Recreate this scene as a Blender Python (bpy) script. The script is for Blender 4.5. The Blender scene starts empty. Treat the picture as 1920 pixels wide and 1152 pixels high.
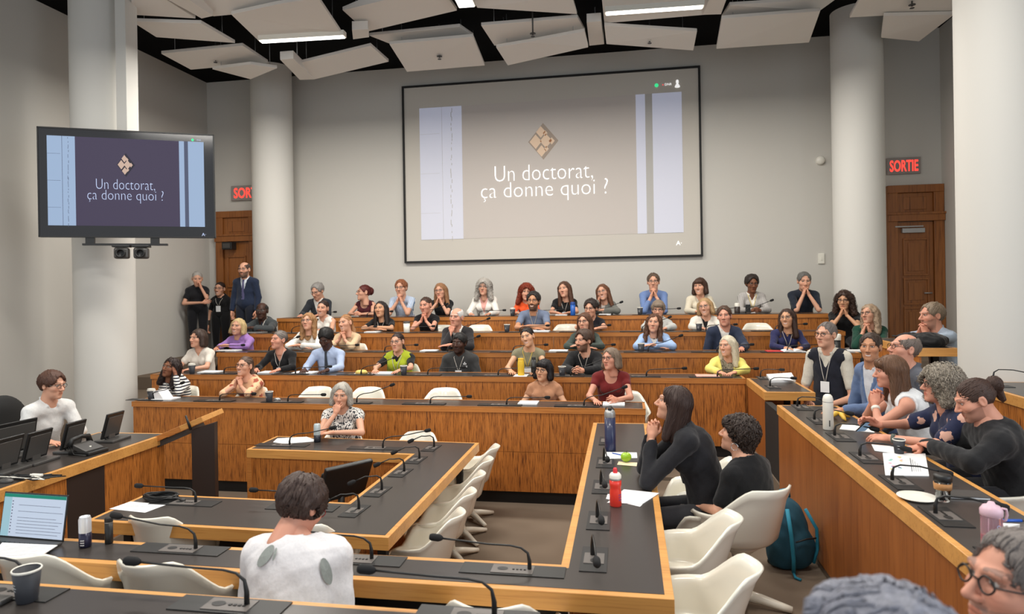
import bpy, bmesh, math, random
import numpy as np
from mathutils import Vector, Matrix
sc = bpy.context.scene
COL = sc.collection
random.seed(7); RNG = np.random.default_rng(7)
PI = math.pi
# ---------------------------------------------------------------- camera
CAM_F, CAM_CX, CAM_CY = 1245.6, 960.0, 541.0
YAW, PITCH, ROLL, CAM_H = -.17078, -.00142, -.01604, 2.4
_F = np.array([math.sin(YAW)*math.cos(PITCH), math.cos(YAW)*math.cos(PITCH), math.sin(PITCH)])
_r = np.array([math.cos(YAW), -math.sin(YAW), 0.]); _u = np.cross(_r, _F)
_R = math.cos(ROLL)*_r + math.sin(ROLL)*_u; _U = -math.sin(ROLL)*_r + math.cos(ROLL)*_u
CAM = np.array([0., 0., CAM_H])
cd = bpy.data.cameras.new('camera'); cam = bpy.data.objects.new('camera', cd); COL.objects.link(cam)
cam.matrix_world = Matrix(((_R[0], _U[0], -_F[0], 0), (_R[1], _U[1], -_F[1], 0), (_R[2], _U[2], -_F[2], CAM_H), (0, 0, 0, 1)))
cd.sensor_width = 36; cd.lens = CAM_F/1920*36; cd.shift_y = -(576-CAM_CY)/1920; cd.clip_start = .05
cd.dof.use_dof = True; cd.dof.focus_distance = 6.5; cd.dof.aperture_fstop = 3.2
sc.camera = cam
# ---------------------------------------------------------------- light
w = bpy.data.worlds.new('world'); sc.world = w; w.use_nodes = True
w.node_tree.nodes['Background'].inputs[0].default_value = (.9, .95, 1, 1)
w.node_tree.nodes['Background'].inputs[1].default_value = .95
def area(name, loc, target, sx, sy, power, col):
    l = bpy.data.lights.new(name, 'AREA'); l.shape = 'RECTANGLE'; l.size = sx; l.size_y = sy; l.energy = power; l.color = col
    o = bpy.data.objects.new(name, l); COL.objects.link(o); o.location = loc
    o.rotation_euler = (Vector(target)-Vector(loc)).to_track_quat('-Z', 'Y').to_euler(); return o
WARM = (1, .955, .88)
for i, (x, y, p) in enumerate([(-5.2, 5.6, 95), (-1.8, 5.6, 95), (1.6, 5.6, 70), (-5.2, 9.2, 125), (-1.8, 9.2, 122), (1.6, 9.2, 115), (-4, 2.4, 110), (-.4, 2.4, 110), (3., 2.4, 50)]):
    area('ceiling_lamp_light', (x, y, 5.75), (x, y+.01, 0), 1.6, .5, p, WARM)
area('window_light', (5.15, 1.2, 3.3), (-1, 4.0, 1.2), 3.2, 3.4, 115, (.78, .88, 1))  # cool daylight from the windows in the right wall
area('window_light', (-8.3, 1.5, 3.6), (-2, 6, 1.5), 3.0, 3.2, 70, (.8, .9, 1))  # unseen cool area lamp by the left wall, which has no window built
sc.view_settings.view_transform = 'Standard'; sc.view_settings.look = 'None'
sc.view_settings.gamma = 1; sc.view_settings.use_curve_mapping = False
sc.view_settings.exposure = 0.0
# ---------------------------------------------------------------- photo calibration: a pixel's ray met with a real plane
def ray(x, y): return _F + _R*(x-CAM_CX)/CAM_F - _U*(y-CAM_CY)/CAM_F
def pz(x, y, z): d = ray(x, y); return CAM + d*(z-CAM_H)/d[2]
def pY(x, y, Y): d = ray(x, y); return CAM + d*Y/d[1]
def pX(x, y, X): d = ray(x, y); return CAM + d*X/d[0]
def pd(x, y, d): return CAM + ray(x, y)*d
# ---------------------------------------------------------------- mesh helpers
class MB:
    """collects shapes; build() links them as ONE mesh object"""
    def __init__(s): s.v = []; s.f = []; s.m = []; s.sm = []
    def add(s, vs, fs, mi=0, smooth=False):
        n = len(s.v); s.v.extend([tuple(map(float, p)) for p in vs])
        s.f.extend([tuple(i+n for i in f) for f in fs]); s.m.extend([mi]*len(fs)); s.sm.extend([smooth]*len(fs)); return s
    def box(s, lo, hi, mi=0, M=None):
        x0, y0, z0 = lo; x1, y1, z1 = hi
        vs = [(x0,y0,z0),(x1,y0,z0),(x1,y1,z0),(x0,y1,z0),(x0,y0,z1),(x1,y0,z1),(x1,y1,z1),(x0,y1,z1)]
        if M is not None: vs = [tuple(M @ Vector(p)) for p in vs]
        return s.add(vs, [(0,3,2,1),(4,5,6,7),(0,1,5,4),(1,2,6,5),(2,3,7,6),(3,0,4,7)], mi)
    def prism(s, poly, z0, z1, mi=0):
        n = len(poly)
        vs = [(p[0], p[1], z0 if len(p) < 3 else p[2]+z0) for p in poly]+[(p[0], p[1], z1 if len(p) < 3 else p[2]+z1) for p in poly]
        fs = [tuple(range(n-1, -1, -1)), tuple(range(n, 2*n))]+[(i, (i+1) % n, n+(i+1) % n, n+i) for i in range(n)]
        return s.add(vs, fs, mi)
    def tube(s, pts, r, seg=8, mi=0, caps=True):
        P = [Vector(p) for p in pts]; n = len(P); rs = r if hasattr(r, '__len__') else [r]*n
        vs = []; up = None
        for i in range(n):
            t = (P[min(i+1, n-1)]-P[max(i-1, 0)]).normalized()
            if up is None: up = Vector((0, 0, 1)) if abs(t.z) < .9 else Vector((0, 1, 0))
            a = t.cross(up)
            if a.length < 1e-5: a = t.cross(Vector((1, .3, 0)))
            a.normalize(); b = a.cross(t); up = b
            for k in range(seg):
                an = 2*PI*k/seg; vs.append(P[i]+(a*math.cos(an)+b*math.sin(an))*rs[i])
        fs = [(i*seg+k, i*seg+(k+1) % seg, (i+1)*seg+(k+1) % seg, (i+1)*seg+k) for i in range(n-1) for k in range(seg)]
        if caps: fs += [tuple(range(seg-1, -1, -1)), tuple((n-1)*seg+k for k in range(seg))]
        return s.add(vs, fs, mi, True)
    def lathe(s, prof, c=(0,0,0), seg=24, mi=0):
        n = len(prof); vs = [(c[0]+r*math.cos(2*PI*k/seg), c[1]+r*math.sin(2*PI*k/seg), c[2]+z) for r, z in prof for k in range(seg)]
        fs = [(i*seg+k, i*seg+(k+1) % seg, (i+1)*seg+(k+1) % seg, (i+1)*seg+k) for i in range(n-1) for k in range(seg)]
        return s.add(vs, fs, mi, True)
    def ball(s, c, r, M=None, seg=16, rings=10, mi=0):
        rx, ry, rz = r if hasattr(r, '__len__') else (r, r, r); vs = []
        for i in range(rings+1):
            th = PI*i/rings
            for k in range(seg):
                p = Vector((rx*math.sin(th)*math.cos(2*PI*k/seg), ry*math.sin(th)*math.sin(2*PI*k/seg), rz*math.cos(th)))
                if M is not None: p = M @ p
                vs.append(p+Vector(c))
        fs = [(i*seg+k, (i+1)*seg+k, (i+1)*seg+(k+1) % seg, i*seg+(k+1) % seg) for i in range(rings) for k in range(seg)]
        return s.add(vs, fs, mi, True)
    def mesh(s, name):
        me = bpy.data.meshes.new(name); me.from_pydata(s.v, [], s.f)
        if len(set(s.m)) > 1: me.polygons.foreach_set('material_index', s.m)
        if any(s.sm): me.polygons.foreach_set('use_smooth', s.sm)
        me.update(); return me
    def build(s, name, mats, parent=None, bevel=0, loc=None):
        o = bpy.data.objects.new(name, s.mesh(name)); COL.objects.link(o)
        for m in (mats if isinstance(mats, (list, tuple)) else [mats]): o.data.materials.append(m)
        if parent is not None: o.parent = parent
        if loc is not None: o.location = loc
        if bevel:
            b = o.modifiers.new('bevel', 'BEVEL'); b.width = bevel; b.segments = 2; b.limit_method = 'ANGLE'; b.angle_limit = .7
        return o
def tag(o, label, cat, group=None, kind=None):
    if label: o['label'] = label
    if cat: o['category'] = cat
    if group: o['group'] = group
    if kind: o['kind'] = kind
    return o
def thing(name, loc, label, cat, group=None, rz=0):
    o = bpy.data.objects.new(name, None); COL.objects.link(o); o.empty_display_size = .1
    o.location = loc; o.rotation_euler = (0, 0, rz); return tag(o, label, cat, group)
def struct(o): o['kind'] = 'structure'; return o
def copy_tree(o, parent=None):
    c = o.copy(); COL.objects.link(c)
    if parent is not None: c.parent = parent
    for ch in list(o.children): copy_tree(ch, c)
    return c
# ---------------------------------------------------------------- materials
def srgb(r, g, b): return tuple((x/255/12.92 if x <= 10 else ((x/255+.055)/1.055)**2.4) for x in (r, g, b))
_MC = {}
def mat(name, col, rough=.5, metal=0, spec=.5, bump=0, bscale=200, emit=0, var=0, trans=0, coat=0):
    if name in _MC: return _MC[name]
    m = bpy.data.materials.new(name); m.use_nodes = True; nt = m.node_tree; b = nt.nodes['Principled BSDF']
    b.inputs['Base Color'].default_value = (*col, 1); b.inputs['Roughness'].default_value = rough; b.inputs['Metallic'].default_value = metal
    b.inputs['Specular IOR Level'].default_value = spec
    if trans: b.inputs['Transmission Weight'].default_value = trans
    if coat: b.inputs['Coat Weight'].default_value = coat
    if emit: b.inputs['Emission Color'].default_value = (*col, 1); b.inputs['Emission Strength'].default_value = emit
    if bump or var:
        tc = nt.nodes.new('ShaderNodeTexCoord'); nz = nt.nodes.new('ShaderNodeTexNoise'); nz.inputs['Scale'].default_value = bscale; nz.inputs['Detail'].default_value = 4
        nt.links.new(tc.outputs['Object'], nz.inputs['Vector'])
        if bump:
            bp = nt.nodes.new('ShaderNodeBump'); bp.inputs['Strength'].default_value = bump; bp.inputs['Distance'].default_value = .003
            nt.links.new(nz.outputs['Fac'], bp.inputs['Height']); nt.links.new(bp.outputs[0], b.inputs['Normal'])
        if var:
            mx = nt.nodes.new('ShaderNodeMix'); mx.data_type = 'RGBA'; mx.inputs[6].default_value = (*[c*(1-var) for c in col], 1); mx.inputs[7].default_value = (*[min(1, c*(1+var)) for c in col], 1)
            nt.links.new(nz.outputs['Fac'], mx.inputs[0]); nt.links.new(mx.outputs[2], b.inputs['Base Color'])
    _MC[name] = m; return m
def wood(name, light, dark, scale, streak, rough=.42, axis=2):
    if name in _MC: return _MC[name]
    m = bpy.data.materials.new(name); m.use_nodes = True; nt = m.node_tree; N = nt.nodes.new; L = nt.links.new; b = nt.nodes['Principled BSDF']
    tc = N('ShaderNodeTexCoord'); mp = N('ShaderNodeMapping'); s = [scale]*3; s[axis] = scale*.035; mp.inputs['Scale'].default_value = s
    L(tc.outputs['Object'], mp.inputs['Vector'])
    n1 = N('ShaderNodeTexNoise'); n1.inputs['Scale'].default_value = 1; n1.inputs['Detail'].default_value = 6; n1.inputs['Roughness'].default_value = .62; L(mp.outputs[0], n1.inputs['Vector'])
    mp2 = N('ShaderNodeMapping'); s2 = [scale*.09]*3; s2[axis] = scale*.012; mp2.inputs['Scale'].default_value = s2; L(tc.outputs['Object'], mp2.inputs['Vector'])
    n2 = N('ShaderNodeTexNoise'); n2.inputs['Detail'].default_value = 2; n2.inputs['Scale'].default_value = 1; L(mp2.outputs[0], n2.inputs['Vector'])
    cr = N('ShaderNodeValToRGB'); e = cr.color_ramp.elements
    e[0].position = .5-streak; e[0].color = (*dark, 1); e[1].position = .5; e[1].color = (*light, 1)
    L(n1.outputs['Fac'], cr.inputs[0])
    mx = N('ShaderNodeMix'); mx.data_type = 'RGBA'; mx.blend_type = 'MULTIPLY'; mx.inputs[0].default_value = .55
    c2 = N('ShaderNodeValToRGB'); c2.color_ramp.elements[0].position = .3; c2.color_ramp.elements[0].color = (.62, .55, .5, 1); c2.color_ramp.elements[1].position = .7; L(n2.outputs['Fac'], c2.inputs[0])
    L(cr.outputs[0], mx.inputs[6]); L(c2.outputs[0], mx.inputs[7]); L(mx.outputs[2], b.inputs['Base Color'])
    b.inputs['Roughness'].default_value = rough; _MC[name] = m; return m
M_wall = mat('painted_wall', srgb(206, 203, 196), .85, bump=.05, bscale=60, spec=.2)
M_colm = mat('painted_column', srgb(216, 214, 208), .7, spec=.3)
M_void = mat('black_ceiling_void', (.004, .004, .004), .95, spec=.1)
M_panel = mat('acoustic_panel', srgb(226, 221, 214), .9, spec=.1, bump=.08, bscale=400)
M_alu = mat('grey_aluminium', srgb(170, 170, 170), .4, .6)
M_wood = wood('zebra_oak_panel', srgb(196, 122, 54), srgb(98, 48, 16), 190, .12)
M_plain = wood('plain_oak_panel', srgb(168, 100, 46), srgb(138, 76, 34), 70, .2)
M_edge = wood('pale_oak_edge', srgb(224, 164, 90), srgb(196, 132, 66), 60, .25, .35, 0)
M_band = wood('oak_band', srgb(200, 130, 64), srgb(164, 96, 42), 60, .22, .4, 0)
M_top = mat('dark_laminate', srgb(62, 57, 54), .28, spec=.4, bump=.02, bscale=300)
M_plinth = mat('black_plinth', (.008, .007, .007), .6)
M_darkpanel = mat('dark_brown_panel', srgb(48, 38, 34), .45)
M_carpet = mat('taupe_carpet', srgb(124, 110, 96), .95, spec=.05, bump=.5, bscale=500, var=.16)
M_doorw = wood('door_oak', srgb(158, 98, 46), srgb(104, 58, 24), 40, .2)
M_black = mat('black_plastic', (.012, .012, .012), .42)
M_blackm = mat('black_matte', (.01, .01, .01), .7)
M_dgrey = mat('dark_grey_plastic', srgb(72, 70, 68), .4)
M_white = mat('white_plastic', srgb(236, 233, 222), .35)
M_chair = mat('cream_fibreglass', srgb(234, 230, 216), .25, coat=.3)
M_chrome = mat('chrome', srgb(200, 200, 200), .15, 1)
M_paper = mat('white_paper', srgb(236, 236, 236), .8, spec=.1)
M_lamp = mat('lamp_diffuser', (1, .96, .9), .5, emit=5)
# ---------------------------------------------------------------- the room
Y1, RZ = 7.237, [1.073, 1.277, 1.484, 1.70, 1.912]
RY = [Y1+.95*k for k in range(5)]
RXL = [-6.01, -6.5, -6.13, -6.16, -6.2]; RXR = [.181, 1.372, 2.95, 3.05, 3.12]
RF = [z-.74 for z in RZ]
YW, XL, XR, ZC = 12.437, -8.46, 5.33, 6.72
F1, F2, F3 = .31, RF[1], RF[2]
struct(MB().box((XL, -2, -.1), (XR+1, 12.5, 0)).build('floor', M_carpet))
m = MB()
for k in range(5):
    y1 = RY[k+1] if k < 4 else YW
    m.box((XL, RY[k]+.07, 0), (XR, y1+.07 if k < 4 else YW, RF[k]))
m.box((XL, -2, 0), (-4.34, 5.68, F1)); m.box((XL, 5.68, 0), (-6.02, RY[0]+.02, F1))                        # technician level
m.box((-.1, 2.9, 0), (1.36, RY[0]+.02, F1)); m.box((-4.32, -2, 0), (1.36, 3.2, F1-.004))
m.box((1.36, -2, 0), (2.99, 8.2, F2)); m.box((-4.32, -2, 0), (1.38, 2.2, F2-.004)); m.box((2.99, -2, 0), (XR, 9.2, F3))
struct(m.build('floor_tiers', M_carpet))
struct(MB().box((XL-.2, YW, -.1), (XR+.2, YW+.2, 7.2)).build('wall_back', M_wall))
struct(MB().box((XL-.2, -2, -.1), (XL, YW, 7.2)).build('wall_left', M_wall))
mw = MB(); wy = [(-1.2, .4), (1.0, 2.6)]
mw.box((XR, -2, -.1), (XR+.2, YW, 1.6)).box((XR, -2, 5.2), (XR+.2, YW, 7.2)).box((XR, -2, 1.6), (XR+.2, -1.2, 5.2)).box((XR, .4, 1.6), (XR+.2, 1., 5.2)).box((XR, 2.6, 1.6), (XR+.2, YW, 5.2))
struct(mw.build('wall_right', M_wall))
for i, (a, b) in enumerate(wy):
    f = MB()
    for lo, hi in (((XR+.02, a, 1.6), (XR+.12, a+.07, 5.2)), ((XR+.02, b-.07, 1.6), (XR+.12, b, 5.2)), ((XR+.02, a, 1.6), (XR+.12, b, 1.67)), ((XR+.02, a, 5.13), (XR+.12, b, 5.2)), ((XR+.02, a, 3.35), (XR+.12, b, 3.42))): f.box(lo, hi)
    struct(f.build('window_%d' % (i+1), M_white))
struct(MB().box((XL-.2, -2, ZC), (XR+.2, YW, ZC+.2)).build('ceiling', M_void))
def column(x, y, r, z0):
    return struct(MB().lathe([(r, z0), (r, ZC)], (x, y, 0), 64).build('column', M_colm))
column(-7.2, 8.2, .38, 0); column(-6.72, 11.9, .383, RF[4]); column(3.68, 11.42, .38, RF[3]); column(3.57, 7.05, .395, F3)
a = pY(222, 100, 8.0); b = pY(246, 100, 8.0)
struct(MB().box((a[0]+.04, 7.9, 4.3), (b[0], 8.12, ZC)).build('trim_1', M_colm))
# ---------------------------------------------------------------- counters
def counter(label, x0, x1, y, ztop, zfloor, depth=.46, seams=(), split=None, ends=False):
    t = thing('counter', ((x0+x1)/2, y, zfloor), label, 'counter'); ox, oy, oz = -(x0+x1)/2, -y, -zfloor
    def B(lo, hi, mb): return mb.box((lo[0]+ox, lo[1]+oy, lo[2]+oz), (hi[0]+ox, hi[1]+oy, hi[2]+oz))
    zb = ztop-.062; zp = zfloor+.135
    p = MB(); xs = [x0+.01]+list(seams)+[x1-.01]
    for a, b in zip(xs[:-1], xs[1:]):
        zs = [zp]+([split] if split else [])+[zb]
        for c, d in zip(zs[:-1], zs[1:]): B((a+.002, y+.012, c+.002), (b-.002, y+.035, d-.002), p)
    p.build('front_panel', M_wood, t)
    B((x0, y, zb), (x1, y+.03, ztop), MB()).build('edge_band', M_band, t)
    tp = MB(); B((x0+.028, y+.03, ztop-.03), (x1-.028, y+depth-.03, ztop-.002), tp); tp.build('worktop', M_top, t)
    e = MB(); B((x0, y, ztop-.004), (x1, y+.012, ztop+.001), e); B((x0, y+depth-.03, ztop-.03), (x1, y+depth, ztop), e); B((x0, y+.012, ztop-.03), (x0+.028, y+depth, ztop), e); B((x1-.028, y+.012, ztop-.03), (x1, y+depth, ztop), e)
    e.build('wood_edging', M_band, t)
    B((x0+.03, y+.05, zfloor), (x1-.03, y+.08, zp+.01), MB()).build('plinth', M_plinth, t)
    B((x0+.005, y+.034, zp), (x0+.03, y+depth-.04, zb), MB()).build('end_panel', M_plain, t)
    B((x1-.03, y+.034, zp), (x1-.005, y+depth-.04, zb), MB()).build('end_panel', M_plain, t)
    return t
ORD = ['first', 'second', 'third', 'fourth', 'fifth', 'sixth', 'seventh', 'eighth', 'ninth', 'tenth', 'eleventh', 'twelfth']
TIER = ['lowest back tier', 'second back tier', 'third back tier', 'fourth back tier', 'topmost back tier']
for k in range(5):
    xs = [pY(x, 800, RY[k])[0] for x in ((245+130, 566, 800, 1030) if k == 0 else (480, 760, 1040, 1320))]
    counter('long oak counter on the %s, ' % TIER[k]+('facing the open floor' if k == 0 else 'under the row of people there'), RXL[k], RXR[k], RY[k], RZ[k], RF[k-1] if k else 0, seams=[x for x in xs if RXL[k]+.2 < x < RXR[k]-.2], split=.577 if k == 0 else None)
def slabdesk(name, label, poly, inner, ztop, thick=.085, edge=.05, cat='desk'):
    """a desk top along an outline: wooden rim on the outline, dark inlay inside"""
    c = np.mean(np.array(poly), 0); t = thing(name, (c[0], c[1], ztop-.74), label, cat); zz = ztop-(ztop-.74)
    L = lambda P: [(x-c[0], y-c[1]) for x, y in P]
    MB().prism(L(poly), .74-thick, .74).build('top_rim', M_edge, t, .003)
    MB().prism(L(inner), .739, .7415).build('worktop', M_top, t)
    return t, c
def inset(poly, d):
    n = len(poly); out = []
    for i in range(n):
        p0, p1, p2 = [np.array(poly[j % n], float) for j in (i-1, i, i+1)]
        e1 = (p1-p0)/np.linalg.norm(p1-p0); e2 = (p2-p1)/np.linalg.norm(p2-p1)
        n1 = np.array([-e1[1], e1[0]]); n2 = np.array([-e2[1], e2[0]]); k = (n1+n2); k = k/(1+n1@n2)
        out.append(tuple(p1+k*d))
    return out
def panel(t, c, z0, lo, hi, name, m): MB().box((lo[0]-c[0], lo[1]-c[1], lo[2]-z0), (hi[0]-c[0], hi[1]-c[1], hi[2]-z0)).build(name, m, t)
# inner desk (U open to the left), on the open floor
SCI, ZI = .9458, .83
ip = [(x*SCI, y*SCI) for x, y in ((-3.93, 4.26), (-1.595, 4.227), (-1.583, 6.95), (-3.976, 7.036), (-3.969, 6.408), (-2.163, 6.385), (-2.168, 4.885), (-3.945, 4.90))]
inn_t, c = slabdesk('council_desk', 'inner U-shaped desk with oak rim standing on the lower open floor', ip, inset(ip, .035), ZI)
z0 = ZI-.74; iz = ZI-.085
panel(inn_t, c, z0, (-3.745, 6.067, 0), (-2.055, 6.09, iz), 'front_panel', M_wood); panel(inn_t, c, z0, (-3.752, 6.062, 0), (-3.705, 6.1, iz), 'corner_post', M_band)
panel(inn_t, c, z0, (-3.745, 6.09, 0), (-3.72, 6.6, iz), 'end_panel', M_wood)
panel(inn_t, c, z0, (-2.075, 4.65, 0), (-2.05, 6.05, iz), 'modesty_panel', M_wood); panel(inn_t, c, z0, (-3.7, 4.6, 0), (-2.07, 4.62, iz), 'modesty_panel', M_plinth)
for x, y in ((-1.66, 4.3), (-3.6, 4.3), (-2.5, 4.3), (-1.66, 6.4)): panel(inn_t, c, z0, (x-.03, y-.03, 0), (x+.03, y+.03, iz), 'leg', M_blackm)
# outer desk: right arm and near segment, one tier up
op = [(-3.75, 2.925), (.182, 2.919), (.183, 6.62), (-.345, 6.605), (-.334, 3.214), (-3.75, 3.2)]
out_t, c = slabdesk('council_desk', 'outer L-shaped desk with oak rim, red bottle and apple on its arm', op, inset(op, .04), 1.05)
panel(out_t, c, F1, (-.3, 3.25, 0), (-.28, 6.58, .97), 'modesty_panel', M_wood); panel(out_t, c, F1, (-3.7, 3.15, 0), (-.3, 3.17, .97), 'modesty_panel', M_plinth); panel(out_t, c, F1, (-.3, 6.57, 0), (.15, 6.59, .97), 'end_panel', M_wood)
for x, y in ((.05, 3.1), (.1, 6.4)): panel(out_t, c, F1, (x-.03, y-.03, F1), (x+.03, y+.03, .97), 'leg', M_blackm)
# nearest desk
np_ = [(-3.2, 1.72), (-.1, 1.72), (-.1, 2.217), (-3.2, 2.217)]
near_t, c = slabdesk('council_desk', 'desk in the foreground with a paper cup, nearest the viewer', np_, inset(np_, .03), 1.285)
panel(near_t, c, F2, (-3.15, 2.16, F1), (-.12, 2.18, 1.2), 'modesty_panel', M_plinth)
# right desk and the side return of the second tier
def rdesk(label, x0, x1, y0, y1, zt, zf, zf2, m):
    pl = [(x0, y0), (x1, y0), (x1, y1), (x0, y1)]
    t, c = slabdesk('council_desk', label, pl, inset(pl, .035), zt)
    z0 = zt-.74
    panel(t, c, z0, (x0+.012, y0+.02, zf+.06), (x0+.035, y1-.005, zt-.085), 'front_panel', m)
    panel(t, c, z0, (x0+.035, y1-.03, zf+.06), (x1-.06, y1-.005, zt-.085), 'end_panel', M_plain)
    panel(t, c, z0, (x0+.03, y0+.04, zf-.0), (x0+.05, y1-.05, zf+.07), 'plinth', M_plinth)
    for y in (y0+.3, y1-.3): panel(t, c, z0, (x1-.14, y-.03, zf2), (x1-.08, y+.03, zt-.08), 'leg', M_blackm)
    return t
rdesk('long desk on the right with water bottles, cups and brochure', 1.338, 1.86, .8, 6.40, 1.285, F1, F2, M_plain)
side_t = rdesk('short side desk holding loose white papers, at the second tier end', 1.372, 1.865, 7.132, 8.17, 1.287, F1, F2, M_plain)
rdesk('raised oak desk behind the man with a hair bun, by the pillar', 3.0, 3.5, .8, 6.6, 1.484, F2, F3, M_wood)
struct(MB().box((1.375, 6.45, F1), (1.44, 7.13, 1.19)).build('trim_2', M_blackm))  # black slab standing in for the dark gap between the two desks
rdesk('small raised oak desk by the near right pillar with a black jacket on it', 2.97, 3.36, 7.5, 8.9, 1.70, F3, F3, M_wood)
# technician desk
tp = [(-5.1, 2.2), (-4.24, 2.2), (-4.364, 5.724), (-5.1, 5.70)]
tech_t, c = slabdesk('technician_desk', 'technician desk of oak with small monitors, along the left wall', tp, inset(tp, .035), 1.05)
def slant(x, y): return x+(-.124/3.52)*(y-2.2)
tc_, z0 = c, F1
for y0, y1, mm, nm in ((2.25, 4.53, M_wood, 'front_panel'), (4.53, 4.93, M_darkpanel, 'access_panel'), (4.93, 5.70, M_wood, 'front_panel')):
    MB().prism([(slant(-4.29, y0)-c[0], y0-c[1]), (slant(-4.265, y0)-c[0], y0-c[1]), (slant(-4.265, y1)-c[0], y1-c[1]), (slant(-4.29, y1)-c[0], y1-c[1])], 0.02-F1, .655).build(nm, mm, tech_t)
panel(tech_t, c, F1, (-5.05, 5.66, F1), (-4.4, 5.69, .965), 'end_panel', M_plain)
# ---------------------------------------------------------------- text
def text_mb(s, w, h=None, thin=0., z=0.):
    cu = bpy.data.curves.new('t', 'FONT'); cu.body = s; cu.size = 1; cu.offset = thin; cu.resolution_u = 3
    o = bpy.data.objects.new('t', cu); COL.objects.link(o); dg = bpy.context.evaluated_depsgraph_get(); dg.update()
    me = bpy.data.meshes.new_from_object(o.evaluated_get(dg)); v = np.array([p.co[:] for p in me.vertices]); f = [tuple(p.vertices) for p in me.polygons]
    bpy.data.objects.remove(o); bpy.data.curves.remove(cu); bpy.data.meshes.remove(me)
    lo, hi = v.min(0), v.max(0); sx = w/(hi[0]-lo[0]); sy = h/(hi[1]-lo[1]) if h else sx
    v = (v-(lo+hi)/2)*np.array([sx, sy, 1]); v[:, 2] = z
    return MB().add(v, f)
def flatxz(mb):                       # stand a flat XY drawing upright, facing -Y
    mb.v = [(x, -z, y) for x, y, z in mb.v]; return mb
# ---------------------------------------------------------------- ceiling
def cpanel(label, pts, th=.05, mt=None, name='ceiling_panel', wires=True, cat='ceiling panel'):
    P = [pz(x, y, z) for x, y, z in pts]; c = np.mean(P, 0); t = thing(name, c, label, cat)
    L = [tuple(p-c) for p in P]
    # order so that the polygon is counter-clockwise seen from above
    A = sum(L[i][0]*L[(i+1) % len(L)][1]-L[(i+1) % len(L)][0]*L[i][1] for i in range(len(L)))
    if A < 0: L = L[::-1]
    MB().prism(L, 0, th).build('board', mt or M_panel, t, .006)
    if wires:
        wv = MB()
        for i in range(0, len(L), 2):
            q = [.75*a for a in L[i]]; wv.tube([(q[0], q[1], q[2]+th*.5), (q[0], q[1], ZC-c[2]+.02)], .004, 5)
        wv.build('hanger_wire', M_alu, t)
    return t
CP = [
 ('large white ceiling panel at the top left, above the television pillar', [(246,0,6.35),(310,-2,6.35),(367,35,6.3),(246,28,6.3)]),
 ('narrow white ceiling panel tapering to a point above the left exit sign wall', [(246,40,6.25),(377,44,6.25),(441,81,6.2),(293,70,6.2)]),
 ('white ceiling panel cut by the top frame edge, second from the left', [(340,-30,6.5),(560,-30,6.5),(517,8,6.4),(433,28,6.35),(400,31,6.35)]),
 ('big square white ceiling panel with a lit strip along its lower edge, at left', [(433,27,6.3),(520,8,6.3),(596,-4,6.3),(640,62,6.2),(646,68,6.2),(487,79,6.2)]),
 ('white ceiling panel with a sprinkler, in front of the narrow far left pillar', [(302,101,6.2),(455,86,6.25),(503,118,6.2),(358,131,6.12)]),
 ('small white ceiling panel touching the top of the far left pillar', [(398,130,6.05),(470,121,6.05),(520,128,6.05),(470,149,6.0)]),
 ('white ceiling panel tilted up to the right, just right of the far left pillar', [(552,121,6.1),(695,86,6.3),(729,116,6.25),(590,149,6.05)]),
 ('wide white ceiling panel left of the short bright lamp at the top', [(642,19,6.45),(673,7,6.5),(770,-12,6.5),(843,0,6.5),(857,20,6.45),(687,60,6.35)]),
 ('slim white ceiling panel bent along the back edge of the panel above the screen left edge', [(692,67,6.45),(862,50,6.5),(888,68,6.45),(730,82,6.4)]),
 ('square white ceiling panel with a sprinkler, above the left end of the projection screen', [(730,83,6.3),(887,69,6.3),(909,123,6.15),(763,135,6.12)]),
 ('wide white ceiling panel right of the short bright lamp at the top', [(880,-8,6.5),(1072,-8,6.5),(1082,27,6.4),(895,15,6.4)]),
 ('white ceiling panel with a sprinkler, above the middle of the projection screen', [(902,48,6.4),(1083,33,6.4),(1097,58,6.35),(990,80,6.3),(927,86,6.3)]),
 ('white ceiling panel sloping below its neighbour, above the middle of the screen', [(930,89,6.2),(990,79,6.2),(1096,59,6.25),(1103,89,6.1),(952,123,6.05)]),
 ('white ceiling panel with a long bright lamp strip, above the right of the screen', [(1128,-6,6.5),(1332,-6,6.5),(1322,28,6.35),(1133,44,6.35)]),
 ('long low white ceiling panel with a sprinkler, above the right end of the screen', [(1133,48,6.3),(1307,59,6.25),(1300,95,6.12),(1137,83,6.15)]),
 ('upper white ceiling panel of the stacked two, left of the far right pillar', [(1368,10,6.45),(1557,-2,6.5),(1567,-1,6.5),(1538,20,6.4),(1353,34,6.4)]),
 ('large lower white ceiling panel of the stacked two, left of the far right pillar', [(1353,35,6.3),(1538,21,6.3),(1517,80,6.15),(1343,92,6.12)]),
 ('white ceiling panel with a sprinkler, cutting across the top of the far right pillar', [(1613,-3,6.25),(1785,-3,6.25),(1785,23,6.2),(1593,33,6.2)]),
 ('white ceiling panel wedge with a vent edge, between the far right pillar and the near right pillar', [(1657,30,6.15),(1790,27,6.15),(1723,78,6.05),(1652,71,6.05)]),
]
for lb, pts in CP: cpanel(lb, pts)
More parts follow.
